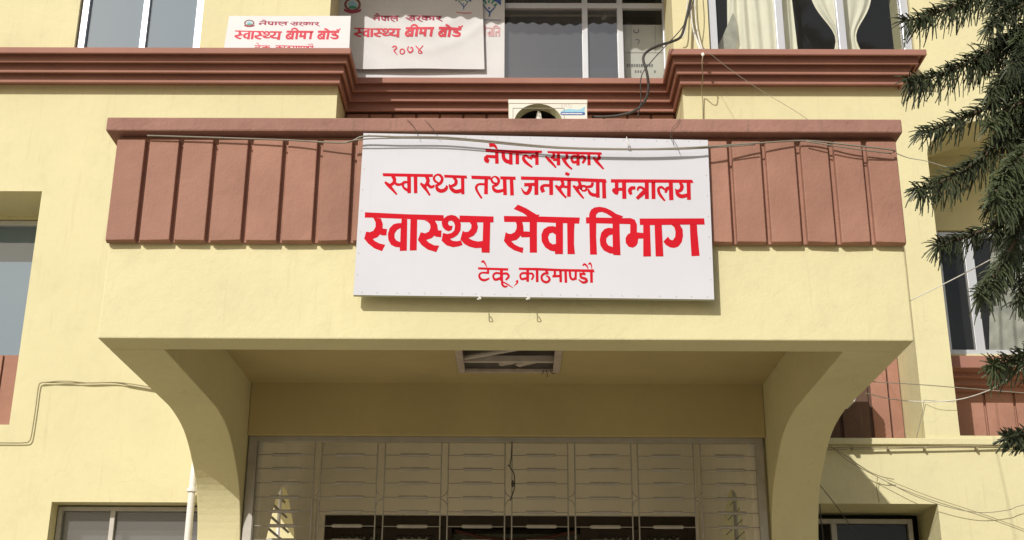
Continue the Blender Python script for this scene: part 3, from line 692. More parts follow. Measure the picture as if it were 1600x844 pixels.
for k in range(22):
    s_ = 0.02+k*0.96/21
    for t in (0.012, 0.985): p = sp_(s_ + random.uniform(-.01, .01), t); mb.box(p.x-.0028, p.x+.0028, YS-.002, YS+.001, p.z-.0035, p.z+.0035)
for k in range(7):
    t = 0.1+k*0.13
    for s_ in (0.008, 0.992): p = sp_(s_, t); mb.box(p.x-.0028, p.x+.0028, YS-.002, YS+.001, p.z-.0035, p.z+.0035)
mb.build('rivets', M['sign_edge'], SG, kind='stuff')
def lettering(parent, name, mt, Y, jobs, warp=None):
    """jobs: (word, fn, scale): each word one flat mesh; warp drapes it over a folded cloth"""
    for word, fn, sc in jobs:
        ink = Ink(Y, fn, sc); draw(ink, word); drape(ink.mb.build(name, mt, parent), warp)
def drape(ob, warp):
    if not warp: return
    me = ob.data; o0 = ORI[ob.parent.name]; bm = bmesh.new(); bm.from_mesh(me)
    for ax_ in (0, 2):
        lo = min(v.co[ax_] for v in bm.verts); hi = max(v.co[ax_] for v in bm.verts); c = math.floor(lo/.02)*.02
        while c < hi:
            co = Vector((0, 0, 0)); co[ax_] = c; no = Vector((0, 0, 0)); no[ax_] = 1
            bmesh.ops.bisect_plane(bm, geom=bm.verts[:]+bm.edges[:]+bm.faces[:], plane_co=co, plane_no=no); c += .02
    for v in bm.verts: v.co.y += warp(v.co+o0)
    bm.to_mesh(me); bm.free()
lettering(SG, 'lettering', M['sign_red'], YS, [(W_NEPAL, crop(750, 210, 7.675), 7.675), (W_SARKAR, crop(750, 210, 7.675), 7.675)])
lettering(SG, 'lettering', M['sign_red'], YS, [(W_LINE2A, crop(590, 260, 8), 8), (W_LINE2B, crop(740, 265, 7.273), 7.27), (W_LINE2C, crop(940, 265, 10), 10)])
lettering(SG, 'lettering', M['sign_red'], YS, [(W_SWASTHYA, crop(560, 320, 7.273), 1), (W_SEVA, crop(770, 310, 8.439), 1), (W_VIBHAG, crop(900, 310, 7.619), 1)])
lettering(SG, 'lettering', M['sign_red'], YS, [(W_TEKU, crop(735, 400, 7.805), 1)])
# wire loops holding the board
mb = MB()
def wl(pts, r=0.0035): mb.tube(cr(pts, 4), r, 6)
a = at(979, 214, YS-.012); wl([a, a+Vector((.004, -.01, -.04)), a+Vector((-.006, -.02, -.07)), a+Vector((.015, -.02, -.075)), a+Vector((.004, -.01, -.03))], 0.003)
for u in (749, 825):
    a = at(u, 462, YS-.01); wl([a, a+Vector((-.002, -.008, -.02)), a+Vector((-.012, -.03, -.035)), a+Vector((.010, -.032, -.033)), a+Vector((.004, -.01, -.015))], 0.0035)
mb.build('wire_loop', M['cable_white'], SG)

# ================================================================ small white board on the ledge
YP = 13.06
SB = thing('small_signboard', (-2.67, YP, 7.436), 'small white board with red lettering and round emblem standing on the left cornice', 'sign')
q4 = [at(358, 25, YP), at(548, 25, YP), at(545.5, 80.5, YP), at(349, 80.5, YP)]
MB().loft(q4, [p+Vector((0, .03, 0)) for p in q4]).build('board', M['white_board'], SB)
src = lambda x, y: (350+x/7.619, 20+y/7.619)
lettering(SB, 'lettering', M['pale_red'], YP, [
    (W_SWASTHYA, fit(65, 85, 1535, 545, 367, 47.5, 441, 62.3, 1.5), 1), (W_BIMA, src, 1), (W_BORD, src, 1),
    (W_TEKU, fit(92, 55, 1515, 390, 398, 67, 491, 82, 1.5), 1)])
lettering(SB, 'lettering', M['maroon'], YP, [(W_NEPAL+W_SARKAR, fit(45, 105, 1485, 420, 405, 31, 501, 41.3, 1.5), 1)])
def emblem(parent, Y, u, v, ru, rv, warp=None):
    mb = MB()
    ring = [(u+ru*math.cos(t*math.pi/12), v+rv*math.sin(t*math.pi/12)) for t in range(24)]
    ring2 = [(u+ru*.72*math.cos(t*math.pi/12), v+rv*.72*math.sin(t*math.pi/12)) for t in range(24)]
    mb.cappoly([[at(*p, Y-.001) for p in ring], [at(*p, Y-.001) for p in ring2]]); drape(mb.build('emblem_wreath', M['wreath'], parent), warp)
    drape(MB().cappoly([[at(u+ru*a, v+rv*b, Y-.0014) for a, b in ((-.6, .1), (-.3, -.45), (0, -.6), (.35, -.4), (.62, .1), (.2, .3), (-.2, .15))]]).build('emblem_mountain', M['skyblue'], parent), warp)
    drape(MB().cappoly([[at(u+ru*a, v+rv*b, Y-.0018) for a, b in ((-1.05, .55), (-.6, .8), (0, .92), (.6, .8), (1.05, .55), (1.0, .95), (.5, 1.2), (0, 1.28), (-.5, 1.2), (-1.0, .95))]]).build('emblem_ribbon', M['maroon'], parent), warp)
    drape(MB().cappoly([[at(u+ru*a, v+rv*b, Y-.0016) for a, b in ((-.5, .3), (0, .15), (.55, .3), (.4, .55), (0, .62), (-.4, .55))]]).build('emblem_hills', M['greenp'], parent), warp)
emblem(SB, YP, 389.5, 36, 8, 5)

# ================================================================ banners in the recess
def sheet(parent, name, quad, Y, mt, fold, nx=48, nz=30):
    mb = MB(); V_ = []
    for j in range(nz+1):
        for i in range(nx+1):
            s, t = i/nx, j/nz
            p = (quad[0]*(1-s)+quad[1]*s)*(1-t) + (quad[3]*(1-s)+quad[2]*s)*t
            V_.append(p + Vector((0, fold(s, t), 0)))
    mb.v = V_
    for j in range(nz):
        for i in range(nx):
            a = j*(nx+1)+i; mb.f.append((a+nx+1, a+nx+2, a+1, a)); mb.mi.append(0)
    return mb.build(name, mt, parent, smooth=True)
YN2 = 14.125
BN2 = thing('banner', (-1.2, YN2, 7.45), 'flat white banner half hidden behind the creased one, with a blue and green logo', 'banner')
sheet(BN2, 'fabric', [at(528, -75, YN2), at(789, -75, YN2), at(788, 126, YN2), at(540, 126, YN2)], YN2, M['cloth'], lambda s, t: 0.0)
YN = 14.06
BN = thing('banner', (-1.35, YN, 7.65), 'creased white cloth banner with red lettering, a year and emblem beside the small board', 'banner')
def fold(s, t):
    z = 0.0
    for cxx, amp, wd, sag in ((0.5, 0.016, 0.045, 0.62), (0.5, 0.012, 0.05, 0.80), (0.45, 0.014, 0.04, 0.45), (0.55, 0.010, 0.04, 0.95)):
        c = sag - 0.9*(s-cxx)**2*1.3 - 0.10
        z += amp*math.exp(-((t-c)/wd)**2)
    z += 0.006*math.sin(9*s+3*t) + 0.010*math.sin(3.2*s)
    return -z
sheet(BN, 'fabric', [at(522, -75, YN), at(752, -75, YN), at(757, 108, YN), at(532, 108, YN)], YN, M['cloth'], fold, 60, 44)
YI = YN-0.003
_q = [at(522, -75, YN), at(752, -75, YN), at(757, 108, YN), at(532, 108, YN)]
def bwarp(p):
    t = (_q[0].z-p.z)/(_q[0].z-_q[3].z); xa_ = _q[0].x*(1-t)+_q[3].x*t; xb_ = _q[1].x*(1-t)+_q[2].x*t
    return fold((p.x-xa_)/(xb_-xa_), t)
lettering(BN, 'lettering', M['maroon'], YI, [(W_NEPAL, fit(45, 105, 745, 405, 583, 21, 624, 35), 1), (W_SARKAR, fit(785, 105, 1485, 420, 634, 21, 692, 35), 1)], bwarp)
lettering(BN, 'lettering', M['pale_red'], YI, [(W_SWASTHYA, fit(65, 85, 1535, 545, 553, 44, 626, 59), 1), (W_BIMA+W_BORD, fit(742, 185, 1388, 318, 634, 39.5, 723, 58.5), 1), (W_2074, crop(520, 0, 5.714), 1)], bwarp)
emblem(BN, YI, 551, 8, 13, 11, bwarp)
def person_logo(parent, Y, u, v, s, warp=None):
    mb = MB(); ink = Ink(Y, lambda x, y: (u+x*s, v+y*s), 1)
    ink.rib([(-14, -4, 3), (-6, 6, 4), (2, 14, 5), (0, 26, 3)]); ink.rib([(2, 14, 4), (14, 2, 3), (20, -6, 1)]); ink.rib([(0, -1, 5), (0.5, 4, 5)])
    drape(ink.mb.build('logo_figure', M['blue'], parent), warp)
    ink = Ink(Y, lambda x, y: (u+x*s, v+y*s), 1)
    for a in (-60, -30, 0, 30, 60):
        r = math.radians(a); ink.rib([(14*math.sin(r), -6-14*math.cos(r)+8, 1), (20*math.sin(r), -6-20*math.cos(r)+8, 6), (28*math.sin(r), -6-28*math.cos(r)+8, 1)])
    drape(ink.mb.build('logo_leaves', M['greenp'], parent), warp)
    ink = Ink(Y, lambda x, y: (u+x*s, v+y*s), 1)
    ink.poly([(-34, -30), (-34, -6), (-22, -16), (-10, -20), (-10, -30)]); ink.poly([(34, -30), (34, -6), (22, -16), (10, -20), (10, -30)])
    drape(ink.mb.build('logo_arch', M['blue'], parent), warp)
person_logo(BN, YI, 724, 6, 0.36, bwarp); person_logo(BN2, YN2-.004, 764, 12, 0.55)
ink = Ink(YI, lambda x, y: (x, y), 1); ink.rib([(713, 20, 1.0), (725, 21.5, 1.2), (737, 20.5, 1.0)]); drape(ink.mb.build('logo_underline', M['pale_red'], BN), bwarp)
ink = Ink(YN2-.004, lambda x, y: (x, y), 1); ink.rib([(753, 31, .9), (783, 31.5, .9)]); ink.mb.build('logo_underline', M['blue'], BN2)
lettering(BN2, 'lettering', mat('very_faded_red_print', (0.60, 0.36, 0.38), 0.6), YN2-.004, [([
    Pg([(755, 43), (782, 43), (782, 44.6), (755, 44.6)]), R((758, 44, 2.6), (758, 57, 2.6)), R((753, 41, 2), (757, 39.5, 2), (760, 43, 2)), R((762, 53, 3), (766, 50, 3), (764, 57, 2)), R((768, 44, 2.4), (768, 57, 2.4)),
    R((771, 44, 2.4), (771, 57, 2.4)), R((771, 42, 2), (775, 40, 2), (779, 43, 2)), R((780, 50, 2.4), (775, 50, 2.4), (775, 57, 2)), R((780, 44, 2.4), (780, 57, 2.4))], lambda x, y: (x, y), 1)])

# ================================================================ OUTDOOR AC UNITS
AC = thing('ac_unit', (0.335, 12.9, 6.17), 'cream outdoor air conditioner with round fan opening and blue wave logo above the canopy edge', 'air conditioner')
x0, x1, z0, z1, ya, yb = -0.106, 0.772, 6.15, 6.715, 12.9, 13.24
fx, fz, fr = 0.225, 6.425, 0.272
circ = [(fx+fr*math.cos(t*math.pi/20), fz+fr*.90*math.sin(t*math.pi/20)) for t in range(40)]
mb = MB()
mb.cappoly([[(x0, ya, z0), (x1, ya, z0), (x1, ya, z1), (x0, ya, z1)], [(x, ya, z) for x, z in circ]])
mb.q([(x0, ya, z0), (x0, yb, z0), (x0, yb, z1), (x0, ya, z1)]); mb.q([(x1, ya, z0), (x1, yb, z0), (x1, yb, z1), (x1, ya, z1)])
mb.q([(x0, ya, z0), (x1, ya, z0), (x1, yb, z0), (x0, yb, z0)]); mb.q([(x0, yb, z0), (x1, yb, z0), (x1, yb, z1), (x0, yb, z1)])
mb.build('casing', M['ac'], AC)
MB().box(x0-.006, x1+.006, ya-.008, yb+.005, z1-.045, z1+.006).build('lid', M['ac'], AC, bevel=0.006)
mb = MB(); c2 = [(fx+fr*.90*math.cos(t*math.pi/20), fz-.02+fr*.84*math.sin(t*math.pi/20)) for t in range(40)]
mb.loft([(x, ya, z) for x, z in circ], [(x, ya+.09, z) for x, z in c2], False, False); mb.build('fan_shroud', mat('greenish_cream', (0.42, 0.43, 0.26), 0.5), AC)
mb = MB(); mb.loft([(x, ya+.0905, z) for x, z in c2], [(x, ya+.26, z) for x, z in c2], False, True); mb.build('fan_cavity', M['black'], AC)
for a in (88, 208, 328):
    r = math.radians(a); d = Vector((math.cos(r), 0, math.sin(r))); e = Vector((-math.sin(r), 0, math.cos(r))); c = Vector((fx, ya+.07, fz-.02))
    MB().loft([c+e*.055, c-e*.055, c-e*.055+Vector((0, .01, 0)), c+e*.055+Vector((0, .01, 0))], [c+d*.215+e*.012, c+d*.215-e*.02+Vector((0, .03, 0)), c+d*.215-e*.02+Vector((0, .035, 0)), c+d*.215+e*.012+Vector((0, .01, 0))]).build('fan_blade', M['ac'], AC)
mb = MB(); fr_ = [at(802, 161.5, ya), at(870, 161.5, ya)]
mb.box(x0+.05, fx+fr+.015, ya-.002, ya+.001, z1-.105, z1-.098); mb.box(x0+.045, x0+.05, ya-.002, ya+.001, z0, z1-.098); mb.box(fx+fr+.015, fx+fr+.02, ya-.002, ya+.001, z0, z1-.098)
mb.build('panel_seam', M['cable'], AC)
ink = Ink(ya, crop(785, 145, 10.67), 1)
ink.poly([(968, 330), (985, 300), (1040, 280), (1110, 268), (1180, 275), (1250, 282), (1310, 270), (1360, 240), (1380, 225), (1370, 290), (1375, 325)])
ink.mb.build('logo_wave', M['skyblue'], AC)
ink = Ink(ya-.001, crop(785, 145, 10.67), 1)
ink.poly([(968, 340), (985, 322), (1360, 322), (1380, 335), (1378, 362), (1360, 374), (990, 374), (970, 362)]); ink.mb.build('logo_band', M['blue'], AC)
ink = Ink(ya-.003, crop(785, 145, 10.67), 1)
xx = 990
for wd in (14, 10, 16, 12, 14, 18, 12, 16, 20, 10, 14, 16, 12, 18, 14, 12, 16, 12):
    if xx+wd < 1352: ink.poly([(xx, 338), (xx+wd, 338), (xx+wd, 358), (xx, 358)])
    xx += wd+5
ink.mb.build('lettering', M['halo'], AC)
ink = Ink(ya-.001, crop(785, 145, 10.67), 1)     # pale grey model lettering: o n j i
ink.rib([(978, 222, 5), (985, 202, 5), (1000, 202, 5), (1008, 222, 5), (1000, 240, 5), (985, 240, 5), (978, 222, 5)])
ink.rib([(1040, 240, 5), (1042, 200, 5), (1068, 200, 5), (1068, 240, 5)]); ink.rib([(1100, 240, 5), (1098, 200, 5), (1122, 200, 5)])
ink.rib([(1130, 200, 5), (1132, 245, 5), (1118, 252, 5)]); ink.rib([(1155, 200, 5), (1157, 240, 5)])
ink.mb.build('lettering', M['greyp'], AC)
mb = MB()
for xx in (0.0, 0.66): mb.box(xx-.02, xx+.02, 12.88, 14.06, 6.105, 6.145); mb.box(xx-.018, xx+.018, 14.01, 14.048, 5.75, 6.104)
mb.build('wall_bracket', M['silver'], AC)
MB().box(x1+.002, x1+.03, ya+.06, ya+.26, 6.2, 6.5).build('valve_cover', M['ac'], AC, bevel=0.008)

AC2 = thing('ac_unit', (3.1, 12.95, 3.2), 'white louvred outdoor unit mostly hidden behind the right edge of the canopy', 'air conditioner')
MB().box(2.66, 3.455, 12.78, 13.10, 3.22, 4.2).build('casing', M['ac'], AC2, bevel=0.01)
for k in range(16):
    MB().box(3.456, 3.468, 12.80, 13.08, 3.25+k*.058, 3.25+k*.058+.03).build('louvre', M['white_board'], AC2)
for k in range(16):
    MB().box(2.70, 3.44, 12.768, 12.779, 3.25+k*.058, 3.25+k*.058+.03).build('louvre', M['white_board'], AC2)
mb = MB()
for xx in (2.8, 3.3): mb.box(xx-.02, xx+.02, 12.8, 13.398, 3.17, 3.215)
mb.build('wall_bracket', M['silver'], AC2)

# ================================================================ BROKEN CEILING LIGHT
CL = thing('ceiling_light', (-.07, 10.3, 2.95), 'broken rectangular ceiling light box with loose tubes set in the canopy soffit', 'ceiling light')
fw_ = 0.05; zz = 2.936
mb = MB(); mb.box(FX0-.01, FX0+fw_, FY0, FY1+.01, zz, zz+.03); mb.box(FX1-fw_, FX1+.01, FY0, FY1+.01, zz, zz+.03); mb.box(FX0+fw_, FX1-fw_, FY1-.03, FY1+.012, zz+.001, zz+.03); mb.box(FX0+fw_, FX1-fw_, FY0-.002, FY0+.03, zz+.001, zz+.03)
mb.build('frame', mat('stained_white_frame', (0.52, 0.44, 0.40), 0.7, 0.15, 20), CL, bevel=0.003)
mb = MB(); a, b, c, d = FX0+.002, FX1-.002, FY0+.002, FY1-.002; zt = 3.25
mb.q([(a, c, zt), (b, c, zt), (b, d, zt), (a, d, zt)]); mb.q([(a, c, 2.96), (a, d, 2.96), (a, d, zt), (a, c, zt)]); mb.q([(b, c, 2.96), (b, d, 2.96), (b, d, zt), (b, c, zt)]); mb.q([(a, d, 2.96), (b, d, 2.96), (b, d, zt), (a, d, zt)])
mb.build('housing', mat('grey_housing', (0.30, 0.27, 0.25), 0.8, 0.2, 6), CL)
wh = mat('dusty_white_enamel', (0.60, 0.54, 0.50), 0.6, 0.1, 8)
MB().tube([(a+.03, 10.42, 2.99), (b-.03, 10.16, 3.06)], 0.022, 8).build('tube', wh, CL)
MB().tube([(a+.02, 10.20, 3.03), (b-.1, 10.10, 2.99)], 0.02, 8).build('tube', wh, CL)
MB().box(a+.02, b-.02, 10.48, 10.53, 2.98, 3.03).build('batten', wh, CL)
def slab(x, y, ang, L_, W_):
    r = math.radians(ang); ux = Vector((math.cos(r), math.sin(r), .12)); uy = Vector((-math.sin(r), math.cos(r), .1)); c = Vector((x, y, 2.985))
    MB().loft([c-ux*L_-uy*W_, c+ux*L_-uy*W_, c+ux*L_+uy*W_, c-ux*L_+uy*W_], [p+Vector((0, 0, .015)) for p in (c-ux*L_-uy*W_, c+ux*L_-uy*W_, c+ux*L_+uy*W_, c-ux*L_+uy*W_)]).build('loose_piece', wh, CL)
slab(-0.09, 10.585, -8, .065, .05); slab(0.07, 10.59, -22, .075, .05)
mb = MB()
for dx in (0, .03, -.025): mb.tube(cr([(0.25+dx, 10.65, 2.95), (0.255+dx*1.4, 10.66, 2.925), (0.26+dx*2, 10.69, 2.90+abs(dx))], 4), 0.003, 5)
mb.build('loose_wire', M['black'], CL)

# ================================================================ CURTAINS
def pleated(name, label, path_top, path_bot, z0, z1, Y, amp, nf, mt, waist=None, nx=90, nz=24, group=None):
    """cloth between x ranges at top and bottom with pleats; waist=(t, factor)"""
    mb = MB()
    for j in range(nz+1):
        t = j/nz; z = z1+(z0-z1)*t
        a = path_top[0]*(1-t)+path_bot[0]*t; b = path_top[1]*(1-t)+path_bot[1]*t
        if waist:
            c = (a+b)/2; k = 1-(1-waist[1])*math.exp(-((t-waist[0])/waist[2])**2); a = c+(a-c)*k; b = c+(b-c)*k
        for i in range(nx+1):
            s = i/nx
            mb.v.append(Vector((a+(b-a)*s, Y+amp*math.sin(s*nf*2*math.pi+1.3*math.sin(2.2*t+s*5))*(0.7+.3*math.sin(7*s)), z)))
    for j in range(nz):
        for i in range(nx):
            q = j*(nx+1)+i; mb.f.append((q+nx+1, q+nx+2, q+1, q)); mb.mi.append(0)
    return tag(mb.build(name, mt, smooth=True), label, 'curtain', group)
YC_ = YF+0.30
xa = lambda u, v=40: at(u, v, YC_).x
pleated('curtain', 'cream pleated curtain hanging full in the upper right window', (xa(1140, 0), xa(1236, 0)), (xa(1134, 72), xa(1247, 72)), 7.32, 9.2, YC_, 0.028, 6.5, M['curtain'])
mb = MB(); mb.cappoly([[at(u, v, YC_-.04) for u, v in ((1145, 20), (1150, 30), (1153, 60), (1147, 84), (1116, 84), (1130, 55))]])
tag(mb.build('curtain', M['curtain_grey']), 'grey lower corner of net curtain pulled out beside the cream pleated one', 'curtain')
pleated('curtain', 'cream curtain gathered to a narrow waist at the middle mullion of the upper right window', (xa(1285, 0)-.25, xa(1342, 0)+.25), (xa(1302, 75)-.02, xa(1346, 75)+.03), 7.32, 9.2, YC_, 0.022, 4.5, M['curtain'], waist=(0.64, 0.42, 0.16))
YC2 = YR+0.22
pleated('curtain', 'pale patterned curtain behind the right pane of the arched window', (at(1548, 380, YC2).x, 7.1), (at(1545, 550, YC2).x, 7.1), 4.25, 5.75, YC2, 0.03, 9, M['curtain_grey'])

# ================================================================ CARTONS behind centre window
CX0, CX1 = at(968, 60, 14.4).x, at(1036, 60, 14.4).x
for (va, vb, lab) in ((38.5, 82.5, 'pale carton with printed marks, on top behind the right pane of the centre window'), (83, 128, 'pale carton underneath the other behind the right pane of the centre window')):
    zt, zb = at(1000, va, 14.4).z, at(1000, vb, 14.4).z
    c = thing('carton', ((CX0+CX1)/2, 14.4, zb), lab, 'box', 'cartons stacked behind the centre window')
    MB().box(CX0, CX1, 14.4, 14.75, zb+.002, zt).build('box_body', M['carton'], c, bevel=0.008)
    ink = Ink(14.399, lambda x, y: (x, y), 1)
    if va < 50:
        ink.rib([(990.5, 46, 1.4), (991, 50, 1.8), (994.5, 51.5, 1.8), (997.5, 49.5, 1.8), (997, 45, 1.4)]); ink.rib([(993, 62, 1.4), (998, 62.5, 1.5), (998.5, 66, 1.4), (996, 69, 1.2)])
        ink.rib([(986, 40, .5), (986, 82, .5)]); ink.rib([(1024, 40, .5), (1024, 82, .5)])
    else:
        xx = 979
        for wd in (3, 2, 3.5, 2.5, 3, 2, 4, 2.5, 3, 3, 2.5): ink.poly([(xx, 100), (xx+wd, 100), (xx+wd, 105), (xx, 105)]); xx += wd+1
        for xx in (992, 996, 1000, 1022): ink.poly([(xx, 110), (xx+2.5, 110), (xx+2.5, 114), (xx, 114)])
    ink.mb.build('printed_marks', M['carton_dark'], c)

# ================================================================ DOWNPIPE
pp = MB(); xp = at(296, 800, 13.25).x
pp.tube([(xp+.02, 13.28, 3.0), (xp, 13.28, 2.52), (xp, 13.28, G+.05)], [0.034, 0.036, 0.045], 14)
pp = pp.build('downpipe', M['pvc'], smooth=True, cat='pipe', label='white plastic downpipe running down the wall left of the porch pillar')
mb = MB()
for zc in (2.36, 1.0, -.4): mb.tube([(xp, 13.28, zc), (xp, 13.28, zc+.03)], 0.058, 14)
mb.build('pipe_collar', M['pvc'], pp)

# ================================================================ CABLES AND WIRES
def cable(name, label, pts, r, mt, n=6, extra=None, cat='cable', group=None):
    """pts: (u, v, Y) measured points"""
    P = cr([tuple(at(u, v, Y)) for u, v, Y in pts], 6); mb = MB(); mb.tube(P, r, n)
    if extra:
        for e in extra: mb.tube(cr([tuple(at(u, v, Y)) for u, v, Y in e], 6), r*0.8, n)
    return tag(mb.build(name, mt, smooth=True), label, cat, group)
Y1 = 7.862
cable('cable', 'beige twin cable strung along the top of the large signboard and boarded fascia', [(230, 212, 7.93), (330, 215, 7.93), (450, 219, 7.92), (537, 223, 7.89), (568, 213, Y1), (620, 214, Y1), (690, 214.5, Y1), (760, 220, Y1), (870, 230, Y1), (980, 233, Y1), (1050, 232, Y1), (1110, 229, Y1), (1180, 224, 7.9), (1260, 220, 7.93), (1330, 227, 7.9), (1392, 234, 7.9), (1396, 238, 7.93)], 0.0060, M['cable'],
      extra=[[(537, 224, 7.885), (575, 217, Y1-.005), (700, 217.5, Y1-.005), (870, 231.5, Y1-.005), (1050, 233.5, Y1-.005), (1180, 226, 7.885)], [(1260, 221, 7.92), (1330, 232, 7.9), (1393, 240, 7.92)]])
cable('cable', 'thick black cable curving down behind the canopy edge beside the air conditioner', [(925, 183, 13.1), (960, 181.5, 13.05), (990, 174, 13.0), (1006, 160, 13.0), (1013, 140, 12.95), (1011, 115, 12.9), (1005, 92, 12.9), (1012, 80, 12.9), (1030, 71, 12.95), (1050, 65, 13.0), (1064, 57, 13.1), (1071, 35, 13.2), (1080, -5, 13.3)], 0.016, M['cable_dark'], 8)
cable('cable', 'thin dark cable sloping across the recess corner past the thick black one', [(996, 184, 13.0), (1001, 160, 12.95), (1002, 120, 12.9), (1018, 96, 12.9), (1040, 72, 12.9), (1068, 40, 13.0), (1084, 0, 13.1), (1088, -30, 13.2)], 0.0065, M['cable_dark'])
cable('cable', 'bundle of pale cables coming down the pilaster between the upper windows', [(1076, -20, 13.32), (1080, 30, 13.30), (1088, 60, 13.2), (1099, 87, 12.97)], 0.009, M['cable_white'],
      extra=[[(1074, -20, 13.33), (1073, 25, 13.33), (1069, 55, 13.3), (1062, 60, 13.3)], [(1085, -20, 13.33), (1088, 40, 13.3), (1100, 86, 12.98)], [(1078, -20, 13.3), (1082, 40, 13.25), (1092, 75, 13.1), (1098, 88, 12.95)]])
cable('cable', 'thin brown cable dropping straight down over the cornice and pale wall', [(1098, 87, 12.96), (1097, 100, 12.97), (1098, 120, 13.1), (1096.5, 140, 13.3), (1098, 160, 13.36), (1098.5, 190, 13.37)], 0.006, M['wire_tan'])
cable('wire', 'thin white wire sagging from the pilaster across the right cornice', [(1099, 75, 12.9), (1140, 108, 12.3), (1190, 142, 11.8), (1240, 172, 11.3), (1262, 187, 11.0)], 0.0024, M['cable'], cat='wire')
cable('wire', 'taut white wire rising from the right edge of the canopy into the tree', [(1418, 472, 8.1), (1500, 431, 7.8), (1600, 378, 7.4), (1760, 296, 7.0)], 0.0035, M['cable_white'], cat='wire')
cable('wire', 'thin grey wire crossing nearly level below the right window sill', [(1354, 596, 11.5), (1450, 602, 11.2), (1600, 614, 10.8), (1760, 622, 10.4)], 0.004, M['cable'], cat='wire')
cable('wire', 'white wire drooping from the canopy and rising towards the tree below the right window', [(1352, 614, 11.6), (1395, 624, 11.3), (1450, 628, 11.0), (1500, 624, 10.8), (1545, 610, 10.5), (1575, 593, 10.2), (1600, 575, 10.0), (1680, 530, 9.6)], 0.0045, M['cable_white'], cat='wire')
cable('wire', 'short pale wire from the canopy corner towards the arched window', [(1397, 238, 8.0), (1420, 247, 9.6), (1448, 252, 11.5), (1478, 261, 12.2), (1520, 275, 12.6)], 0.004, M['cable_white'], cat='wire')
cable('conduit', 'twin tan cables clipped level along the ledge right of the porch', [(1290, 700, 13.34), (1400, 698.5, 13.34), (1500, 697, 13.34), (1600, 694, 13.34), (1760, 692, 13.34)], 0.007, M['wire_tan'],
      extra=[[(1290, 703, 13.345), (1400, 701, 13.345), (1520, 698.5, 13.345), (1600, 697.5, 13.345), (1760, 696, 13.345)]])
mb = MB()
for u in (1332, 1388, 1445, 1526): p = at(u, 700, 13.35); mb.box(p.x-.008, p.x+.008, 13.328, 13.398, p.z-.017, p.z+.012)
tag(mb.build('cable_clip', M['wire_tan']), 'row of small clips holding the twin tan cables to the wall', 'clip')
cable('wire', 'loose thin grey wire looping over the wall above the lower right window', [(1292, 692, 13.30), (1315, 712, 13.3), (1335, 726, 13.3), (1365, 742, 13.3), (1390, 755, 13.3), (1430, 775, 13.3), (1480, 792, 13.3), (1530, 801, 13.3), (1575, 797, 13.3), (1600, 789, 13.3), (1700, 770, 13.3)], 0.0036, M['cable'], cat='wire')
cable('wire', 'darker slack wire under the ledge that knots and drops to the lower right window, with a shadow strand', [(1292, 693, 13.28), (1325, 715, 13.28), (1355, 735, 13.28), (1378, 745, 13.3), (1397, 749, 13.33)], 0.0042, M['wire_tan'], extra=[[(1371, 745, 13.33), (1370, 765, 13.36), (1374, 784, 13.38)], [(1385, 749, 13.35), (1450, 775, 13.36), (1540, 805, 13.37), (1640, 842, 13.37)]], cat='wire')  # long last strand drawn in place of a wire's shadow on the wall
cable('wire', 'thin dark wire slanting down in front of the lower right window', [(1281, 758, 12.6), (1310, 795, 12.4), (1345, 846, 12.0), (1380, 900, 11.8)], 0.004, M['cable_dark'], cat='wire')
cable('wire', 'short dark cable hanging by the porch pillar in the lower right window', [(1281, 788, 13.0), (1283, 815, 13.0), (1287, 846, 13.0), (1290, 900, 13.0)], 0.006, M['cable_dark'], cat='wire')
cable('wire', 'slim wire tied off down the pilaster left of the arched window', [(1444, 625, 13.35), (1440, 650, 13.37), (1432, 684, 13.36)], 0.0035, M['cable'], extra=[[(1444, 625, 13.35), (1465, 627, 13.3), (1492, 628, 13.3)]], cat='wire')
cable('conduit', 'tan cable stepping up across the left wall to the canopy bracket', [(-60, 692, 13.37), (0, 692, 13.37), (36, 692, 13.37), (46, 689, 13.37), (50, 675, 13.37), (56, 635, 13.37), (60, 605, 13.37), (64, 598.5, 13.37), (75, 597.5, 13.37), (120, 598.5, 13.37), (178, 598, 13.37), (205, 603, 13.37), (240, 609, 13.37)], 0.0065, M['wire_tan'],
      extra=[[(64, 598, 13.36), (100, 595.5, 13.36), (140, 598.5, 13.36), (178, 597.5, 13.36), (205, 600, 13.36), (240, 606, 13.36)]])
cable('wire', 'hair-thin dark wire trailing over the canopy cap above the signboard right end', [(1062, 186, 7.90), (1057, 194, 7.895), (1051, 200, 7.895), (1048, 214, 7.88), (1053, 226, 7.88)], 0.0018, M['cable_dark'], extra=[[(1048, 212, 7.88), (1058, 228, 7.87), (1062, 240, 7.9)]], cat='wire')
cable('wire', 'hair-thin dark wire trailing over the canopy cap above the signboard left half', [(636, 187, 7.90), (645, 196, 7.895), (651, 206, 7.895), (653, 213, 7.88)], 0.0018, M['cable_dark'], extra=[[(664, 188, 7.895), (672, 196, 7.895), (684, 212, 7.88)]], cat='wire')
mb = MB(); P = cr([tuple(at(u, v, YG-.01)) for u, v in ((800, 690), (799, 712), (797, 730), (803, 740), (804, 760), (801, 772), (797, 782))], 5); mb.tube(P, [0.005]*len(P), 6)
k0 = at(801, 756, YG-.01); mb.tube([k0+Vector((0, 0, .03)), k0, k0-Vector((0, 0, .03))], [0.006, .014, .006], 8)
k0 = at(797, 729, YG-.01); mb.tube([k0+Vector((-.02, 0, .012)), k0], 0.006, 6)
tag(mb.build('tie_wire', M['cable_dark']), 'knotted dark wire hanging on the middle rods of the porch grille', 'wire')

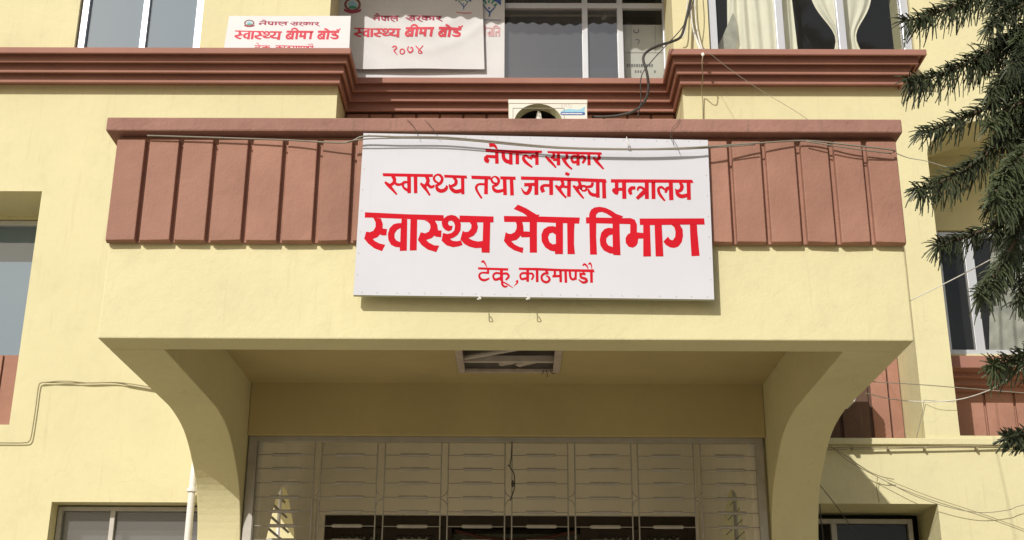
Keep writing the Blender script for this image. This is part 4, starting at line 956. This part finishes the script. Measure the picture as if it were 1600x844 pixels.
# ================================================================ CONIFER at the right
TX, TY = 4.9, 7.4
TR = thing('conifer_tree', (TX, TY, G), 'dark green conifer with drooping rope-like branches reaching in from the right', 'tree')
mb = MB(); mb.tube([(TX, TY, G), (TX+.02, TY, 1.5), (TX-.02, TY+.02, 4.0), (TX, TY, 9.0), (TX+.03, TY, 14.5)], [0.19, 0.16, 0.12, 0.07, 0.02], 12)
mb.build('trunk', M['bark'], TR, smooth=True)
def needles(mb, P, dens, L0, droop, r0=0.0042, tip_up=False):
    n = len(P)
    seg = [0]
    for i in range(1, n): seg.append(seg[-1]+(P[i]-P[i-1]).length)
    tot = seg[-1]; cnt = int(dens*tot*.60)
    for k in range(cnt):
        s = random.random()*tot
        i = max(j for j in range(n) if seg[j] <= s); i = min(i, n-2)
        f = (s-seg[i])/max(1e-6, seg[i+1]-seg[i]); p = P[i].lerp(P[i+1], f); d = (P[i+1]-P[i]).normalized()
        u = d.orthogonal().normalized(); e = d.cross(u); a = random.random()*2*math.pi
        rad = u*math.cos(a)+e*math.sin(a)
        tipf = s/tot
        L = L0*1.55*random.uniform(.5, 1.15)*(1.0-0.35*tipf**3)
        low = max(0, -rad.z)
        L *= 0.75+0.55*low
        dr = (d*random.uniform(.35, .8)+rad*random.uniform(.8, 1.1)).normalized()
        g_ = Vector((0, 0, -1)); q = p; cur = dr; ring_ = [p]
        bend = (d*random.uniform(.2, .75) + g_*droop*random.uniform(.5, 1.0)*(0.6+.6*low) + Vector((random.uniform(-.25, .25), random.uniform(-.25, .25), random.uniform(-.1, .25))))
        for st in range(4):
            cur = (cur + bend*(.28+.06*st)).normalized(); q = q + cur*L*.25; ring_.append(q)
        r = r0*random.uniform(.75, 1.2)
        b = len(mb.v); A = dr.orthogonal().normalized(); C = dr.cross(A)
        for q, rr in zip(ring_, (r*.9, r, r, r*.95, r*.7)):
            for t in range(3): mb.v.append(q+(A*math.cos(2.094*t)+C*math.sin(2.094*t))*rr)
        for m_ in range(4):
            for t in range(3):
                mb.f.append((b+3*m_+t, b+3*m_+(t+1) % 3, b+3*m_+3+(t+1) % 3, b+3*m_+3+t)); mb.mi.append(0)
        mb.f.append((b+12, b+13, b+14)); mb.mi.append(0)
tint = [M['needle'], mat('mid_green_foliage', (0.062, 0.077, 0.038), 0.5, 0.35, 9, rnd=0.1, spec=0.4), mat('light_green_foliage', (0.072, 0.092, 0.042), 0.5, 0.3, 9, spec=0.4)]
def branch(pts, Ytip, Yroot, dens=520, L0=0.13, droop=0.8, mt=0, tw=0.010, root=True):
    n = len(pts)
    Q = [at(u, v, Yroot+(Ytip-Yroot)*i/(n-1)) for i, (u, v) in enumerate(pts)]
    if root: Q = [Vector((TX, TY, Q[0].z+0.35))] + Q
    P = [Vector(q) for q in cr([tuple(q) for q in Q], 7)]
    mb = MB(); mb.tube(P, [tw*(1.8-1.5*i/len(P)) for i in range(len(P))], 6)
    br = mb.build('branch', M['bark'], TR, smooth=True)
    mb = MB(); vis = [p for p in P if p.x < 3.9]
    needles(mb, vis, dens, L0, droop)
    # crowded growing tip
    for k in range(26):
        pass
    mb.build('foliage', tint[mt], br, kind='stuff')
random.seed(21)
branch([(1680, -60), (1600, -35), (1530, -8), (1470, 18), (1412, 34)], 6.3, 6.9, 640, .125, 1.0, 1)
branch([(1690, 0), (1600, 45), (1550, 78), (1500, 104), (1455, 120), (1418, 128)], 6.2, 6.8, 640, .13, 1.1, 0)
branch([(1690, 80), (1600, 130), (1560, 158), (1520, 178), (1475, 196), (1440, 208)], 6.2, 6.7, 600, .115, 1.0, 0)
branch([(1690, 120), (1610, 175), (1570, 215), (1530, 250), (1490, 275), (1450, 292), (1430, 298)], 6.0, 6.6, 700, .12, 1.1, 1)
branch([(1690, 300), (1600, 330), (1560, 350), (1520, 366), (1480, 380), (1462, 382)], 6.6, 6.9, 600, .115, 1.0, 0)
branch([(1680, 250), (1610, 320), (1585, 380), (1560, 420), (1545, 445), (1530, 462)], 5.9, 6.4, 850, .12, 1.1, 1)
branch([(1690, 330), (1630, 400), (1605, 440), (1590, 470)], 6.1, 6.5, 700, .12, 1.0, 0)
branch([(1690, 210), (1630, 225), (1590, 250), (1560, 290), (1555, 310)], 5.8, 6.3, 800, .12, 1.0, 2)
branch([(1700, 230), (1640, 260), (1600, 290), (1570, 330)], 5.9, 6.3, 700, .12, 1.0, 2)
branch([(1690, 30), (1620, 40), (1580, 60), (1550, 78), (1530, 100)], 6.5, 6.8, 700, .12, .9, 0)
branch([(1690, 60), (1620, 85), (1580, 110), (1555, 140)], 6.4, 6.8, 750, .12, .9, 1)
branch([(1690, 150), (1630, 160), (1590, 180), (1560, 215)], 6.5, 6.8, 700, .12, .9, 0)
branch([(1690, -70), (1640, -40), (1600, -5), (1550, 12)], 6.5, 6.8, 700, .12, .9, 0)
branch([(1700, 540), (1640, 552), (1600, 562), (1565, 570), (1550, 571)], 6.2, 6.6, 800, .12, .5, 2)
branch([(1700, 660), (1640, 672), (1600, 680), (1568, 684)], 6.0, 6.4, 950, .085, .2, 0)
branch([(1700, 120), (1660, 200), (1630, 260), (1610, 330)], 6.2, 6.4, 700, .13, .9, 0)
for k in range(12):
    v = -40+k*38+random.uniform(-15, 15); u = 1600+random.uniform(-30, 25)
    branch([(1700, v-50), (1650, v-20), (u, v+15), (u-28, v+40)], 6.2+random.uniform(-.3, .5), 6.7, 620, .12, 1.0, k % 3)

# upper crown, out of view but mirrored in the windows
random.seed(5)
for k in range(26):
    z = 6.2+k*0.30; a = k*2.4; L = 2.3*(1-(z-6.0)/11.0)
    P = [Vector(p) for p in cr([(TX, TY, z), (TX+math.cos(a)*L*.5, TY+math.sin(a)*L*.5, z+.10), (TX+math.cos(a)*L, TY+math.sin(a)*L, z-.25)], 6)]
    br = MB().tube(P, [0.03*(1-.8*i/len(P)) for i in range(len(P))], 6).build('branch', M['bark'], TR, smooth=True)
    mb = MB(); needles(mb, P, 300, .17, .9, 0.010); mb.build('foliage', tint[k % 3], br, kind='stuff')
